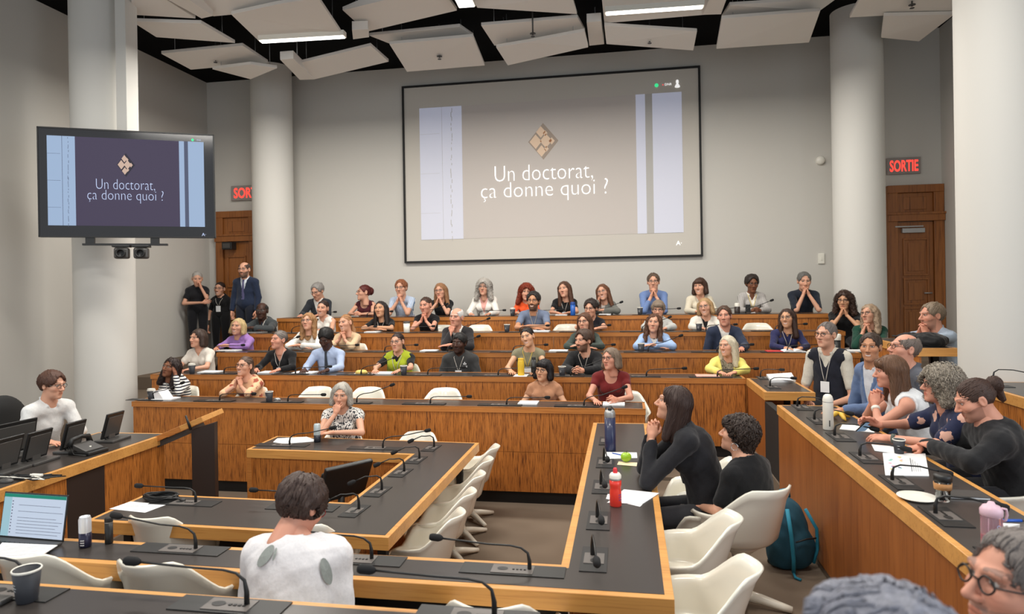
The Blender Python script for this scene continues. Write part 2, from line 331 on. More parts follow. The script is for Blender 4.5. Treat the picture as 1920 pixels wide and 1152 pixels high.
for lb, x, y in (('sprinkler under the ceiling panel before the far left pillar', 404, 111), ('sprinkler on the small ceiling panel touching the far left pillar', 445, 134), ('sprinkler under the panel above the left end of the screen', 824, 105), ('sprinkler under the panel above the middle of the screen', 999, 62), ('sprinkler under the long panel above the right end of the screen', 1218, 75), ('sprinkler under the panel cutting across the far right pillar', 1710, 8), ('sprinkler under the wedge panel right of the far right pillar', 1693, 54)):
    p = pz(x, y, 6.2); t = thing('sprinkler', p, lb, 'sprinkler', 'ceiling sprinklers')
    MB().tube([(0, 0, ZC-p[2]+.01), (0, 0, -.03)], .012, 8).build('pipe', M_dgrey, t); MB().lathe([(.0, .0), (.045, -.0), (.045, -.008), (0, -.008)], (0, 0, -.005), 14).build('rose', M_dgrey, t); MB().lathe([(0, -.05), (.03, -.05), (.03, -.056), (0, -.056)], (0, 0, 0), 12).build('deflector', M_dgrey, t)
def trough(lb, pts, z0, h=.13):
    P = [pz(x, y, z0) for x, y in pts]; c = np.mean(P, 0); t = thing('light_trough', c, lb, 'ceiling trough')
    L = [tuple((p-c)[:2]) for p in P]; A = sum(L[i][0]*L[(i+1) % 4][1]-L[(i+1) % 4][0]*L[i][1] for i in range(4))
    if A < 0: L = L[::-1]
    MB().prism(L, 0, h).build('housing', M_panel, t, .005); MB().tube([(0, 0, h), (0, 0, ZC-c[2]+.02)], .01, 6).build('hanger_rod', M_alu, t)
trough('white box trough between panels at the top left', [(312,-2),(352,-2),(400,30),(378,35)], 6.3)
trough('white box trough beside the far left pillar', [(525,112),(550,110),(590,149),(562,150)], 6.05)
trough('grey box trough end above the screen, beside the long low panel', [(1100,42),(1127,40),(1133,83),(1105,86)], 6.3)
trough('white box trough between the lamp strip panel and stacked panels', [(1330,-3),(1363,-3),(1352,27),(1318,28)], 6.35)
trough('small grey trough end beside the strip lamp at left', [(660,56),(690,55),(692,70),(662,74)], 6.25)
def clight(lb, a, b, wd, z0):
    A, B = pz(*a, z0), pz(*b, z0); c = (A+B)/2; d = (B-A); ln = np.hypot(d[0], d[1]); t = thing('ceiling_light', c, lb, 'ceiling light', None, math.atan2(d[1], d[0]))
    MB().box((-ln/2, -wd/2, .012), (ln/2, wd/2, .09)).build('housing', M_white, t); MB().box((-ln/2+.02, -wd/2+.012, 0), (ln/2-.02, wd/2-.012, .014)).build('diffuser', M_lamp, t)
clight('long bright lamp strip under the big square panel at left', (487,79.5), (647,70), .12, 6.14)
clight('short bright lamp at the top centre between two wide panels', (863,-12), (876,15), .24, 6.36)
clight('long bright lamp strip above the right part of the screen', (1134,27), (1320,14), .12, 6.28)
# ---------------------------------------------------------------- projection screen
def emis(name, col, diff, e):
    m = mat(name, diff, .8, spec=.1); b = m.node_tree.nodes['Principled BSDF']; b.inputs['Emission Color'].default_value = (*col, 1); b.inputs['Emission Strength'].default_value = e; return m
def slide(t, W, H, y, pre, st, tx, ic, gl, bgm, gaps):
    """the slide picture, drawn in the local XZ plane of t, width W and height H round the origin"""
    def rect(nm, u0, v0, u1, v1, m, dy=0.): return MB().box(((u0-.5)*W, y-dy-.002, (.5-v1)*H), ((u1-.5)*W, y-dy, (.5-v0)*H)).build(nm, m, t)
    rect('slide_background', 0, 0, 1, 1, bgm)
    rect('slide_stone_strip', 0, 0, .17, 1, st, .003); rect('slide_stone_strip', .834, 0, .868, 1, st, .003); rect('slide_stone_strip', .894, 0, 1, 1, st, .003); rect('slide_shaded_strip', .868, 0, .894, 1, gl, .003)
    j = MB()
    for u in (.09,): j.box(((u-.5)*W, y-.007, -.5*H), ((u-.5)*W+.004, y-.005, .5*H))
    for i in range(26):
        v = i/26+RNG.uniform(0, .02); u = .128+RNG.uniform(-.003, .003)-.006*v; j.box(((u-.5)*W, y-.007, (.5-v)*H-RNG.uniform(.01, .04)*H), ((u-.5)*W+.004*W/1.8, y-.005, (.5-v)*H))
    for v in (.2, .5, .8): j.box((-.5*W, y-.007, (.5-v)*H), (-.42*W, y-.005, (.5-v)*H+.003))
    j.build('slide_joint_line', gl, t)
    # lattice diamond
    cx, cz, a, b = (.487-.5)*W, (.5-.30)*H, .058*W, .135*H
    dm = lambda cx, cz, a, b, dy: [(cx, y-dy, cz+b), (cx-a, y-dy, cz), (cx, y-dy, cz-b), (cx+a, y-dy, cz)]
    MB().add(dm(cx, cz, a, b, .004), [(0, 1, 2, 3)]).build('slide_window_frame', ic[0], t)
    k = MB()
    for (ou, ov, s) in ((-.5, 0, .40), (.18, .02, .40), (-.15, .52, .32), (-.12, -.52, .32), (.56, 0, .2), (.2, -.42, .16), (.14, .44, .16)):
        k.add(dm(cx+ou*a, cz+ov*b, a*s, b*s, .006), [(0, 1, 2, 3)])
    k.build('slide_window_panes', ic[1], t)
    for s_, v, wd, hh in (('Un doctorat,', .535, .375, .135), ('ça donne quoi ?', .665, .485, .148)):
        q = flatxz(text_mb(s_, wd*W, hh*H, -.02)); o = q.build('slide_lettering', tx, t); o.location = ((.485-.5)*W, y-.008, (.5-v)*H)
SX0, SX1, SZ0, SZ1 = -4.21, 1.332, 2.94, 6.307
t = thing('projection_screen', ((SX0+SX1)/2, YW-.02, (SZ0+SZ1)/2), 'large projection screen with a black frame showing a slide, on the back wall', 'projection screen')
hw, hh = (SX1-SX0)/2, (SZ1-SZ0)/2
M_scr = mat('screen_fabric', srgb(206, 201, 192), .8, spec=.1)
MB().box((-hw, -.02, -hh), (hw, .018, hh)).build('screen_surface', M_scr, t)
f = MB(); fw = .035
for lo, hi in (((-hw-fw, -.05, hh), (hw+fw, .018, hh+fw)), ((-hw-fw, -.05, -hh-fw), (hw+fw, .018, -hh)), ((-hw-fw, -.05, -hh), (-hw, .018, hh)), ((hw, -.05, -hh), (hw+fw, .018, hh))): f.box(lo, hi)
f.build('frame', M_blackm, t)
a, b = pY(788, 328, YW-.05), pY(1280, 305, YW-.05); z1 = pY(1033, 189, YW)[2]; z0 = pY(1033, 443.5, YW)[2]
sl = bpy.data.objects.new('slide', None); COL.objects.link(sl); sl.parent = t; sl.location = ((a[0]+b[0])/2-(SX0+SX1)/2, -.022, (z0+z1)/2-(SZ0+SZ1)/2)
slide(sl, b[0]-a[0], z1-z0, 0, 'p', emis('projected_stone', srgb(190, 200, 235), srgb(206, 206, 212), .22), emis('projected_white', (1, 1, 1), srgb(235, 235, 235), .75), (emis('projected_brown', srgb(160, 130, 110), srgb(172, 158, 146), .02), emis('projected_peach', srgb(235, 200, 170), srgb(225, 200, 175), .1)), emis('projected_shade', srgb(150, 150, 160), srgb(188, 186, 182), .02), emis('projected_ground', srgb(170, 150, 160), srgb(203, 196, 190), .015), None)
for nm, (x, y), r, m in (('status_dot', (1231, 160), .035, emis('status_green', (.05, .8, .3), (.05, .5, .2), .8)), ('status_dot', (1243, 159), .012, emis('status_red', (.9, .1, .1), (.5, .1, .1), .8))):
    p = pY(x, y, YW-.05); MB().lathe([(0, 0), (r, 0)], (0, 0, 0), 16).build(nm, m, t); o = COL.objects[-1] if False else t.children[-1]; o.rotation_euler = (PI/2, 0, 0); o.location = (p[0]-(SX0+SX1)/2, -.03, p[2]-(SZ0+SZ1)/2)
for s_, (x, y), wd in (('DNR', (1253, 158), .12), ('♟', (1270, 157), .09), ('A·', (1273, 456), .1)):
    p = pY(x, y, YW-.05)
    try: o = flatxz(text_mb(s_, wd)).build('status_text', mat('projected_white', (1, 1, 1)), t); o.location = (p[0]-(SX0+SX1)/2, -.03, p[2]-(SZ0+SZ1)/2)
    except Exception: pass
# ---------------------------------------------------------------- television on the left pillar
dl, dr = 8.15, 8.15/.933
A, B = pd(69, 237, dl), pd(401, 252, dr); A2 = pd(68, 445, dl); cT = (A+B)/2; hT = (A[2]-A2[2])/2; cT[2] = A[2]-hT; e = B-A; wT = math.hypot(e[0], e[1])/2
tv = thing('television', cT, 'large wall television showing the slide, on the left pillar above two cameras', 'television', None, math.atan2(e[1], e[0]))
MB().box((-wT, 0, -hT), (wT, .06, hT)).build('casing', M_black, tv, .008)
f = MB()
for lo, hi in (((-wT, -.012, hT-.016), (wT, 0, hT)), ((-wT, -.012, -hT), (wT, 0, -hT+.016)), ((-wT, -.012, -hT), (-wT+.014, 0, hT)), ((wT-.014, -.012, -hT), (wT, 0, hT))): f.box(lo, hi)
f.build('bezel', M_black, tv)
M_glass = mat('tv_glass', srgb(30, 30, 33), .12, spec=.5); MB().box((-wT+.014, -.004, -hT+.016), (wT-.014, 0, hT-.016)).build('screen_panel', M_glass, tv)
s2 = bpy.data.objects.new('slide', None); COL.objects.link(s2); s2.parent = tv; s2.location = (-.01*wT, -.005, .03*hT)
slide(s2, 2*wT*.885, 2*hT*.815, 0, 't', emis('tv_stone', srgb(168, 192, 224), (.02, .02, .02), .85), emis('tv_white', srgb(205, 220, 255), (.02, .02, .02), 1.), (emis('tv_dark', srgb(38, 36, 52), (.02, .02, .02), 1), emis('tv_peach', srgb(214, 184, 166), (.02, .02, .02), .9)), emis('tv_shade', srgb(84, 92, 116), (.02, .02, .02), .9), emis('tv_ground', srgb(74, 66, 92), (.02, .02, .02), .8), None)
for nm, u, r, m in (('status_dot', .872, .016, mat('status_green', (0, 0, 0))),): o = MB().lathe([(0, 0), (r, 0)], (0, 0, 0), 12).build(nm, m, tv); o.rotation_euler = (PI/2, 0, 0); o.location = ((u*2-1)*wT, -.007, hT*.88)
o = flatxz(text_mb('DNR', .05)).build('status_text', mat('tv_white', (0, 0, 0)), tv); o.location = ((.91*2-1)*wT, -.007, hT*.88)
o = flatxz(text_mb('A·', .05)).build('status_text', mat('tv_white', (0, 0, 0)), tv); o.location = ((.93*2-1)*wT, -.007, -hT*.93)
pc = np.array([-7.2, 8.2, 0]); dv = Vector((pc[0]-cT[0], pc[1]-cT[1], 0)); ln = dv.length-.36; lv = tv.rotation_euler.to_matrix().inverted() @ dv.normalized()
MB().tube([(0, .05, 0), (lv.x*ln, lv.y*ln, 0)], .05, 10).build('mount_arm', M_black, tv)
br = MB()
for x in (-.45*wT, .28*wT): br.box((x-.05, .0, -hT-.09), (x+.05, .04, -hT))
br.box((-.48*wT-.05, -.02, -hT-.1), (.33*wT+.1, .03, -hT-.075)); br.build('camera_shelf', M_black, tv)
for i, (u, lb) in enumerate(((-.09, 'black swivel camera under the television, left of the pair'), (.13, 'black swivel camera under the television, right of the pair'))):
    R = tv.rotation_euler.to_matrix(); p = Vector(cT)+R @ Vector((u*wT, -.03, -hT-.10)); t = thing('conference_camera', p, lb, 'camera', 'cameras under the television', tv.rotation_euler.z)
    MB().box((-.1, -.06, -.025), (.1, .08, 0)).build('base', M_black, t, .006); MB().box((-.085, -.05, -.17), (.085, .06, -.03)).build('head', M_dgrey, t, .025)
    o = MB().lathe([(0, 0), (.055, 0), (.06, -.03), (.04, -.032), (.035, -.01)], (0, 0, 0), 20).build('lens', M_black, t); o.rotation_euler = (-PI/2, 0, 0); o.location = (0, -.05, -.1)
    o.rotation_euler = (PI/2, 0, 0); o.scale = (1, 1, -1)
# ---------------------------------------------------------------- doors, exit signs, wall fittings
def door(nm, x0, x1, z0, zt, closer, hinge):
    d = bpy.data.objects.new(nm, None); COL.objects.link(d); d.location = (x0, YW-.01, z0); struct(d); W = x1-x0; h = zt-z0
    f = MB(); fr = .16; zl = h-.62
    f.box((0, -.095, 0), (fr, 0, h-.13)).box((W-fr, -.095, 0), (W, 0, h-.13)).box((0, -.1, h-.13), (W, 0, h)).box((-.005, -.13, zl), (W, 0, zl+.13)).box((-.02, -.15, zl+.11), (W+.02, 0, zl+.15)); f.build('door_frame', M_doorw, d, .006)
    MB().box((fr, -.05, zl+.13), (W-fr, -.02, h-.13)).box((fr+.1, -.06, zl+.2), (W-fr-.1, -.04, h-.2)).build('transom_panel', M_doorw, d, .008)
    l = MB(); l.box((fr+.005, -.05, 0), (W-fr-.005, -.02, zl-.01))
    pw = W-2*fr
    for zz0, zz1 in ((.15, .75), (.85, 1.25), (1.35, zl-.32)):
        for lo, hi in (((fr+.08, zz0-.03), (W-fr-.08, zz0)), ((fr+.08, zz1), (W-fr-.08, zz1+.03)), ((fr+.08, zz0), (fr+.11, zz1)), ((W-fr-.11, zz0), (W-fr-.08, zz1))): l.box((lo[0], -.075, lo[1]), (hi[0], -.045, hi[1]))
        l.box((fr+.16, -.065, zz0+.05), (W-fr-.16, -.045, zz1-.05))
    l.build('door_leaf', M_doorw, d, .004)
    if closer:
        MB().box((W*.24, -.13, zl-.2), (W*.64, -.06, zl-.12)).build('door_closer', M_alu, d, .006); MB().box((W*.12, -.11, zl-.1), (W*.62, -.09, zl-.08)).build('closer_arm', M_alu, d)
    MB().tube([(W-fr-.06, -.05, 1.02), (W-fr-.06, -.11, 1.02), (W-fr-.18, -.11, 1.02)], .012, 8).build('door_handle', M_alu, d)
door('door_1', 4.44, 5.325, RF[4], 4.042, True, 1); door('door_2', -8.25, -7.36, RF[4], 4.042, False, -1)
M_red = mat('exit_red', (1, .05, .035), .5, emit=1.6)
def exitsign(p0, p1, lb):
    a, b = pY(*p0, YW-.06), pY(*p1, YW-.06); c = (a+b)/2; W, h = abs(b[0]-a[0]), abs(a[2]-b[2]); t = thing('exit_sign', c, lb, 'exit sign', 'exit signs')
    MB().box((-W/2, 0, -h/2), (W/2, .055, h/2)).build('housing', mat('exit_housing', srgb(150, 142, 138), .5), t, .006)
    o = flatxz(text_mb('SORTIE', W*.84, h*.7, .02)).build('letters', M_red, t); o.location = (0, -.004, 0)
exitsign((1663, 297), (1727, 325), 'red lit exit sign above the right door')
exitsign((433, 349), (500, 374), 'red lit exit sign above the left door, half behind a pillar')
p = pY(1538, 301, YW-.03); t = thing('smoke_alarm', p, 'small round beige wall alarm right of the screen', 'wall alarm'); o = MB().lathe([(0, -.05), (.06, -.05), (.075, -.02), (.075, .028)], (0, 0, 0), 20).build('dome', M_white, t); o.rotation_euler = (-PI/2, 0, 0)
MB().box((-.05, .01, -.05), (.05, .03, .05)).build('back_plate', M_white, t)
p = pY(1540, 485, YW-.02); t = thing('wall_switch', p, 'small beige switch plate on the back wall, by the far right pillar', 'wall switch'); MB().box((-.05, -.01, -.09), (.05, .018, .09)).build('plate', M_white, t, .004); MB().box((-.015, -.02, -.03), (.015, -.008, .03)).build('toggle', M_white, t)
p = pY(430, 461, YW-.2); t = thing('door_speaker', p, 'small black box fixed over the left door', 'speaker'); MB().box((-.12, -.08, -.08), (.1, .09, .07)).build('casing', M_black, t, .01); MB().tube([(0, .08, .02), (0, .19, .04)], .02, 8).build('bracket', M_black, t); MB().box((-.09, -.09, -.05), (.07, -.078, .04)).build('grille', M_dgrey, t)
# ---------------------------------------------------------------- signed distance shapes, polygonised
f32 = np.float32
def A3(p): return np.asarray(p, f32)
def cap(P, a, b, ra, rb=None):
    rb = ra if rb is None else rb; a, b = A3(a), A3(b); ba = b-a; pa = P-a; L = float(ba@ba)+1e-9
    t = np.clip((pa@ba)/L, 0, 1); q = pa-t[:, None]*ba; return np.sqrt((q*q).sum(1))-(ra+(rb-ra)*t)
def ell(P, c, r):
    q = P-A3(c); r = A3(r); k0 = np.sqrt(((q/r)**2).sum(1)); k1 = np.sqrt(((q/(r*r))**2).sum(1))+1e-6; return k0*(k0-1)/k1
def smin(a, b, k):
    h = np.clip(.5+.5*(b-a)/k, 0, 1); return b+(a-b)*h-k*h*(1-h)
def smax(a, b, k): return -smin(-a, -b, k)
def wob(P, fr, s=0.): return (np.sin(P[:, 0]*fr+s)*np.sin(P[:, 1]*fr*1.13+1.7*s)*np.sin(P[:, 2]*fr*.91+2.3*s)+.5*np.sin(P[:, 0]*fr*2.1+P[:, 2]*fr*1.7+s)*np.sin(P[:, 1]*fr*1.9+P[:, 0]*fr+s))
def snets(fn, lo, hi, h):
    ax = [np.arange(lo[i], hi[i]+h, h, dtype=f32) for i in range(3)]; n = [len(a) for a in ax]
    G = np.stack(np.meshgrid(*ax, indexing='ij'), -1).reshape(-1, 3); V = fn(G).reshape(n); S = V < 0
    c = np.zeros([k-1 for k in n], np.int8)
    for dx in (0, 1):
        for dy in (0, 1):
            for dz in (0, 1): c += S[dx:n[0]-1+dx, dy:n[1]-1+dy, dz:n[2]-1+dz]
    cells = np.argwhere((c > 0) & (c < 8)); idx = -np.ones(c.shape, np.int64); idx[tuple(cells.T)] = np.arange(len(cells))
    acc = np.zeros((len(cells), 3), f32); cnt = np.zeros(len(cells), f32)
    for a in range(3):
        o1, o2 = [k for k in range(3) if k != a]
        for d1 in (0, 1):
            for d2 in (0, 1):
                i = cells.copy(); i[:, o1] += d1; i[:, o2] += d2; j = i.copy(); j[:, a] += 1
                va, vb = V[tuple(i.T)], V[tuple(j.T)]; m = (va < 0) != (vb < 0); t = va/(va-vb+1e-12)
                p = (i-cells).astype(f32); p[:, a] += t; acc[m] += p[m]; cnt[m] += 1
    v = (cells+acc/np.maximum(cnt, 1)[:, None])*h+np.array(lo, f32)
    F = []
    for a in range(3):
        o1, o2 = (a+1) % 3, (a+2) % 3
        sl = [slice(None)]*3; sl[a] = slice(0, n[a]-1); s2 = [slice(None)]*3; s2[a] = slice(1, n[a])
        A, B = S[tuple(sl)], S[tuple(s2)]; e = np.argwhere(A != B); e = e[(e[:, o1] > 0) & (e[:, o2] > 0) & (e[:, o1] < n[o1]-1) & (e[:, o2] < n[o2]-1)]
        if not len(e): continue
        q = []
        for d1, d2 in ((1, 1), (0, 1), (0, 0), (1, 0)):
            k = e.copy(); k[:, o1] -= d1; k[:, o2] -= d2; q.append(idx[tuple(k.T)])
        q = np.stack(q, 1); fl = ~A[tuple(e.T)]; q[fl] = q[fl][:, ::-1]; F.append(q)
    return v, np.concatenate(F) if F else np.zeros((0, 4), int)
def npmesh(name, v, f, mats, parent=None, col=None, mi=None, smooth=True):
    me = bpy.data.meshes.new(name); me.from_pydata(np.asarray(v, float).tolist(), [], [tuple(q) for q in np.asarray(f).tolist()] if not isinstance(f, list) else f)
    if smooth: me.polygons.foreach_set('use_smooth', [True]*len(me.polygons))
    if col is not None:
        a = me.color_attributes.new('Col', 'FLOAT_COLOR', 'POINT'); a.data.foreach_set('color', np.concatenate([col, np.ones((len(col), 1))], 1).astype(f32).ravel())
    me.update(); o = bpy.data.objects.new(name, me); COL.objects.link(o)
    for m in (mats if isinstance(mats, (list, tuple)) else [mats]): me.materials.append(m)
    if mi is not None: me.polygons.foreach_set('material_index', mi)
    if parent is not None: o.parent = parent
    return o
# ---------------------------------------------------------------- head and hand shapes
def head_sdf(P, fem):
    jw = .040 if fem else .047
    d = ell(P, (0, .015, .03), (.076, .096, .088))
    d = smin(d, ell(P, (0, -.03, -.028), (.062, .066, .09)), .03); d = smin(d, ell(P, (0, -.042, -.082), (jw, .046, .036)), .028)
    d = smin(d, cap(P, (-.008, -.078, -.105), (.008, -.078, -.105), .015), .02)
    for s in (-1, 1):
        d = smin(d, ell(P, (s*.042, -.058, -.022), (.024, .026, .022)), .025)
        d = smax(d, -ell(P, (s*.031, -.102, .010), (.018, .018, .012)), .014)
        d = smin(d, ell(P, (s*.031, -.076, .010), (.0155, .0135, .011)), .004)
        d = smin(d, cap(P, (s*.012, -.092, .03), (s*.046, -.080, .031), .0085), .014)
        e = smax(ell(P, (s*.079, .012, -.002), (.011, .021, .034)), -ell(P, (s*.09, .006, .0), (.008, .012, .022)), .006); d = smin(d, e, .008)
        d = smin(d, ell(P, (s*.012, -.103, -.033), (.0095, .011, .008)), .006)
    d = smin(d, cap(P, (0, -.092, .014), (0, -.118, -.028), .0075, .0115), .012)
    d = smin(d, cap(P, (-.02, -.0885, -.0605), (.02, -.0885, -.0605), .0062), .005); d = smin(d, cap(P, (-.016, -.088, -.0725), (.016, -.088, -.0725), .0072), .005)
    return smin(d, cap(P, (0, .018, -.06), (0, .045, -.18), .05 if fem else .057, .052 if fem else .06), .03)
_HT = {}
def head_t(fem, h):
    if (fem, h) not in _HT: _HT[fem, h] = snets(lambda P: head_sdf(P, fem), (-.11, -.15, -.2), (.11, .13, .14), h)
    return _HT[fem, h]
def head_col(v, skin, lip, brow, beard=None, hairc=None, smile=False, old=False):
    c = np.tile(np.array(skin), (len(v), 1)); x, y, z = v.T; fr = y < -.055; ax = abs(x)
    def mix(m, col, k): c[m] = c[m]*(1-k)+np.array(col)*k
    ck = np.exp(-(((ax-.042)/.02)**2+((z+.025)/.02)**2))*(y < -.02); c[:] = c*(1-.28*ck[:, None])+c*np.array([1.08, .72, .68])*.28*ck[:, None]
    ns = np.exp(-((ax/.014)**2+((z+.028)/.014)**2))*(y < -.1); c[:] = c*(1-.2*ns[:, None])+c*np.array([1.05, .75, .7])*.2*ns[:, None]
    if beard:
        hc = np.array(hairc); k = .8 if beard == 'full' else .38
        m = (y < .0) & (z < -.045-.5*(y+.08)*(-1)) & (z > -.135) & ~((ax < .02) & (z > -.0785) & (z < -.0575) & fr); mix(m & (z < -.03), hc, k)
        mix((ax < .028) & (z > -.056) & (z < -.043) & fr, hc, k)
    w = .026 if smile else .021; zz = z+.066-(ax*.28-.004 if smile else 0)
    mix((ax < w) & (abs(zz) < .0115*(1-(ax/w)**2*.6)) & (y < -.07), lip, .85)
    if smile: mix((ax < .02) & (abs(zz) < .0045) & (y < -.07), (.8, .77, .72), .9)
    else: mix((ax < .02) & (abs(zz) < .0018) & fr, np.array(lip)*.4, .8)
    ex = (ax-.031)/.0145; ez = (z-.0105)/.0072; q = ex*ex+ez*ez
    lid = (ex/1.22)**2+((z-.0125)/.0105)**2; mix((lid < 1) & fr, np.array(skin)*.42, .75); mix((q < .75) & fr, (.62, .58, .54), .95); mix((((ax-.031)/.0068)**2+((z-.0105)/.0068)**2 < 1) & fr, (.035, .025, .02), .95)
    bz = .0335+.004*np.sin(np.clip((ax-.012)/.04, 0, 1)*PI); mix((abs(z-bz) < .0045) & (ax > .012) & (ax < .052) & fr, brow, .75)
    mix((abs(ax-.010) < .005) & (abs(z+.040) < .003) & (y < -.09), np.array(skin)*.35, .8)
    return c
def hand_sdf(P, curl, spread):
    d = smin(ell(P, (0, -.052, 0), (.040, .05, .0155)), cap(P, (0, .012, 0), (0, -.02, 0), .024, .023), .02)
    for i, (x, L, r) in enumerate(((.029, .070, .0088), (.010, .079, .0092), (-.010, .073, .0088), (-.028, .057, .0078))):
        p = np.array([x, -.088+.006*abs(i-1), 0.]); a = math.radians(curl*.55); dx = spread*(x/.03)*.25
        for k, fr in enumerate((.45, .32, .27)):
            q = p+L*fr*np.array([dx, -math.cos(a), -math.sin(a)]); d = smin(d, cap(P, p, q, r*(1-.1*k), r*(1-.1*(k+1))), .003 if k else .008); p = q; a += math.radians(curl)
    t = [np.array([.024, -.024, -.006]), np.array([.050, -.052, -.014]), np.array([.056, -.078, -.020]), np.array([.046, -.098, -.024])]
    for k in range(3): d = smin(d, cap(P, t[k], t[k+1], .0125-.0018*k, .0107-.0016*k), .008)
    return d
_HD = {}
def hand_t(kind, h):
    if (kind, h) not in _HD:
        c, s = {'flat': (9, .6), 'curl': (34, .4), 'fist': (68, .2)}[kind]; _HD[kind, h] = snets(lambda P: hand_sdf(P, c, s), (-.07, -.2, -.13), (.09, .05, .04), h)
    return _HD[kind, h]
def hand(w, fd, pn, sg, kind, h, sc_=1.):
    v, f = hand_t(kind, h); fd = np.array(fd, float); fd /= np.linalg.norm(fd); pn = np.array(pn, float); pn -= fd*(pn@fd); pn /= np.linalg.norm(pn)
    Y = -fd; Z = -pn; X = np.cross(Y, Z); v = v.astype(float)*sc_
    if sg > 0: v = v*np.array([-1, 1, 1]); f = f[:, ::-1]
    return v[:, :1]*X+v[:, 1:2]*Y+v[:, 2:]*Z+np.array(w), f
# ---------------------------------------------------------------- hair
def hair_fn(st, vol):
    F = lambda P, up=0.: ell(P, (0, -.088, -.034), (.067, .078, .112+up))+.004*np.sin(P[:, 0]*150)*np.sin(P[:, 2]*90)
    cs = lambda P, g=0.: ell(P, (0, .018, .032), (.081+g, .103+g, .093+g))
    ears = lambda P: np.minimum(ell(P, (.082, .0, -.01), (.022, .022, .03)), ell(P, (-.082, .0, -.01), (.022, .022, .03)))
    def short(P, g=0.):
        d = smax(cs(P, g+.004), -F(P, .012), .012); d = smax(d, -(P[:, 2]+.02+.62*np.clip(P[:, 1], -.1, .2)), .012); return smax(d, -ears(P), .01)
    def sides(P, zl, ox=.0, r=.03, back=True):
        d = np.minimum(cap(P, (.07, .012, .03), (.086+ox, -.004, zl), r, r*.85), cap(P, (-.07, .012, .03), (-.086-ox, -.004, zl), r, r*.85))
        if back:
            d = smin(d, cap(P, (0, .07, .0), (0, .085, zl), .062, .058), .03)
            for s in (-1, 1): d = smin(d, cap(P, (s*.05, .06, .0), (s*.062, .062, zl), .046, .04), .03)
        return d
    def fn(P):
        if st == 'short': d = short(P, vol)-.0022*wob(P, 95)
        elif st == 'crop': d = smax(cs(P, vol+.006)-.005*wob(P, 55), -F(P, .0), .012); d = smax(d, -(P[:, 2]+.045+.35*np.clip(P[:, 1], -.1, .2)), .014); d = smax(d, -ears(P), .01)-.003*wob(P, 100)
        elif st == 'afro': d = smax(cs(P, vol+.006), -F(P, -.01), .01); d = smax(d, -(P[:, 2]+.01+.6*np.clip(P[:, 1], -.1, .2)), .01)-.0015*wob(P, 190)
        elif st == 'bald': d = smax(short(P, vol-.003), -ell(P, (0, -.03, .135), (.072, .12, .085)), .012)
        elif st in ('back', 'bun', 'pony', 'updo'):
            d = smax(cs(P, vol-.003), -F(P, -.006), .012); d = smax(d, -(P[:, 2]+.03+.55*np.clip(P[:, 1], -.05, .2)), .012)
            if st == 'bun': d = smin(d, ell(P, (0, .135, .055), (.042, .04, .042)), .012); d = smin(d, cap(P, (0, .135, .03), (0, .14, -.05), .028, .016), .02)
            if st == 'updo': d = smin(d, ell(P, (0, .115, .03), (.055, .045, .06))-.004*wob(P, 90), .02)
            if st == 'pony': d = smin(d, cap(P, (0, .1, .02), (.02, .14, -.1), .03, .03), .02); d = smin(d, cap(P, (.02, .14, -.1), (.05, .11, -.2), .03, .016), .02)
        elif st in ('bob', 'bobf'):
            d = smax(smin(cs(P, vol+.004), sides(P, -.085, .006, .034), .03), -F(P), .014); d = smax(d, -(P[:, 2]+.118), .015)
        elif st in ('long', 'longf', 'wavy'):
            d = smax(smin(cs(P, vol+.003), sides(P, -.23, .012, .033), .03), -F(P), .014)
            if st == 'wavy': d = d-.006*wob(P, 62)
        elif st in ('curly', 'curlys', 'curlyl'):
            g = {'curly': .03, 'curlys': .014, 'curlyl': .026}[st]+vol
            d = cs(P, g)
            if st != 'curlys': d = smin(d, sides(P, -.10 if st == 'curly' else -.17, .03, .045), .04)
            else: d = smin(d, cap(P, (0, .06, 0), (0, .075, -.115), .058, .035), .03)
            d = smax(d, -F(P, -.004), .016)
            if st == 'curlys': d = smax(d, -ears(P), .008); d = smax(d, -(P[:, 2]+.03+1.1*np.clip(P[:, 1], -.1, .2)), .012)
            d = d-.0055*wob(P, 120)-.003*wob(P, 230, 1.)
        elif st == 'pixie':
            d = smax(smin(cs(P, vol+.008), cap(P, (0, .06, 0), (0, .08, -.10), .066, .05), .03), -F(P), .012); d = smax(d, -(P[:, 2]+.05+.75*np.clip(P[:, 1], -.1, .2)), .012)-.003*wob(P, 110); d = smax(d, -ears(P), .01)
        if st in ('bobf', 'longf', 'curlys', 'pixie'): d = smin(d, ell(P, (.008, -.079, .068), (.062, .024, .036))-(.004*wob(P, 120) if st == 'curlys' else 0), .016)
        return d-.0016*np.sin(P[:, 0]*260+40*P[:, 1])*np.sin(P[:, 1]*210+P[:, 0]*60)
    return fn
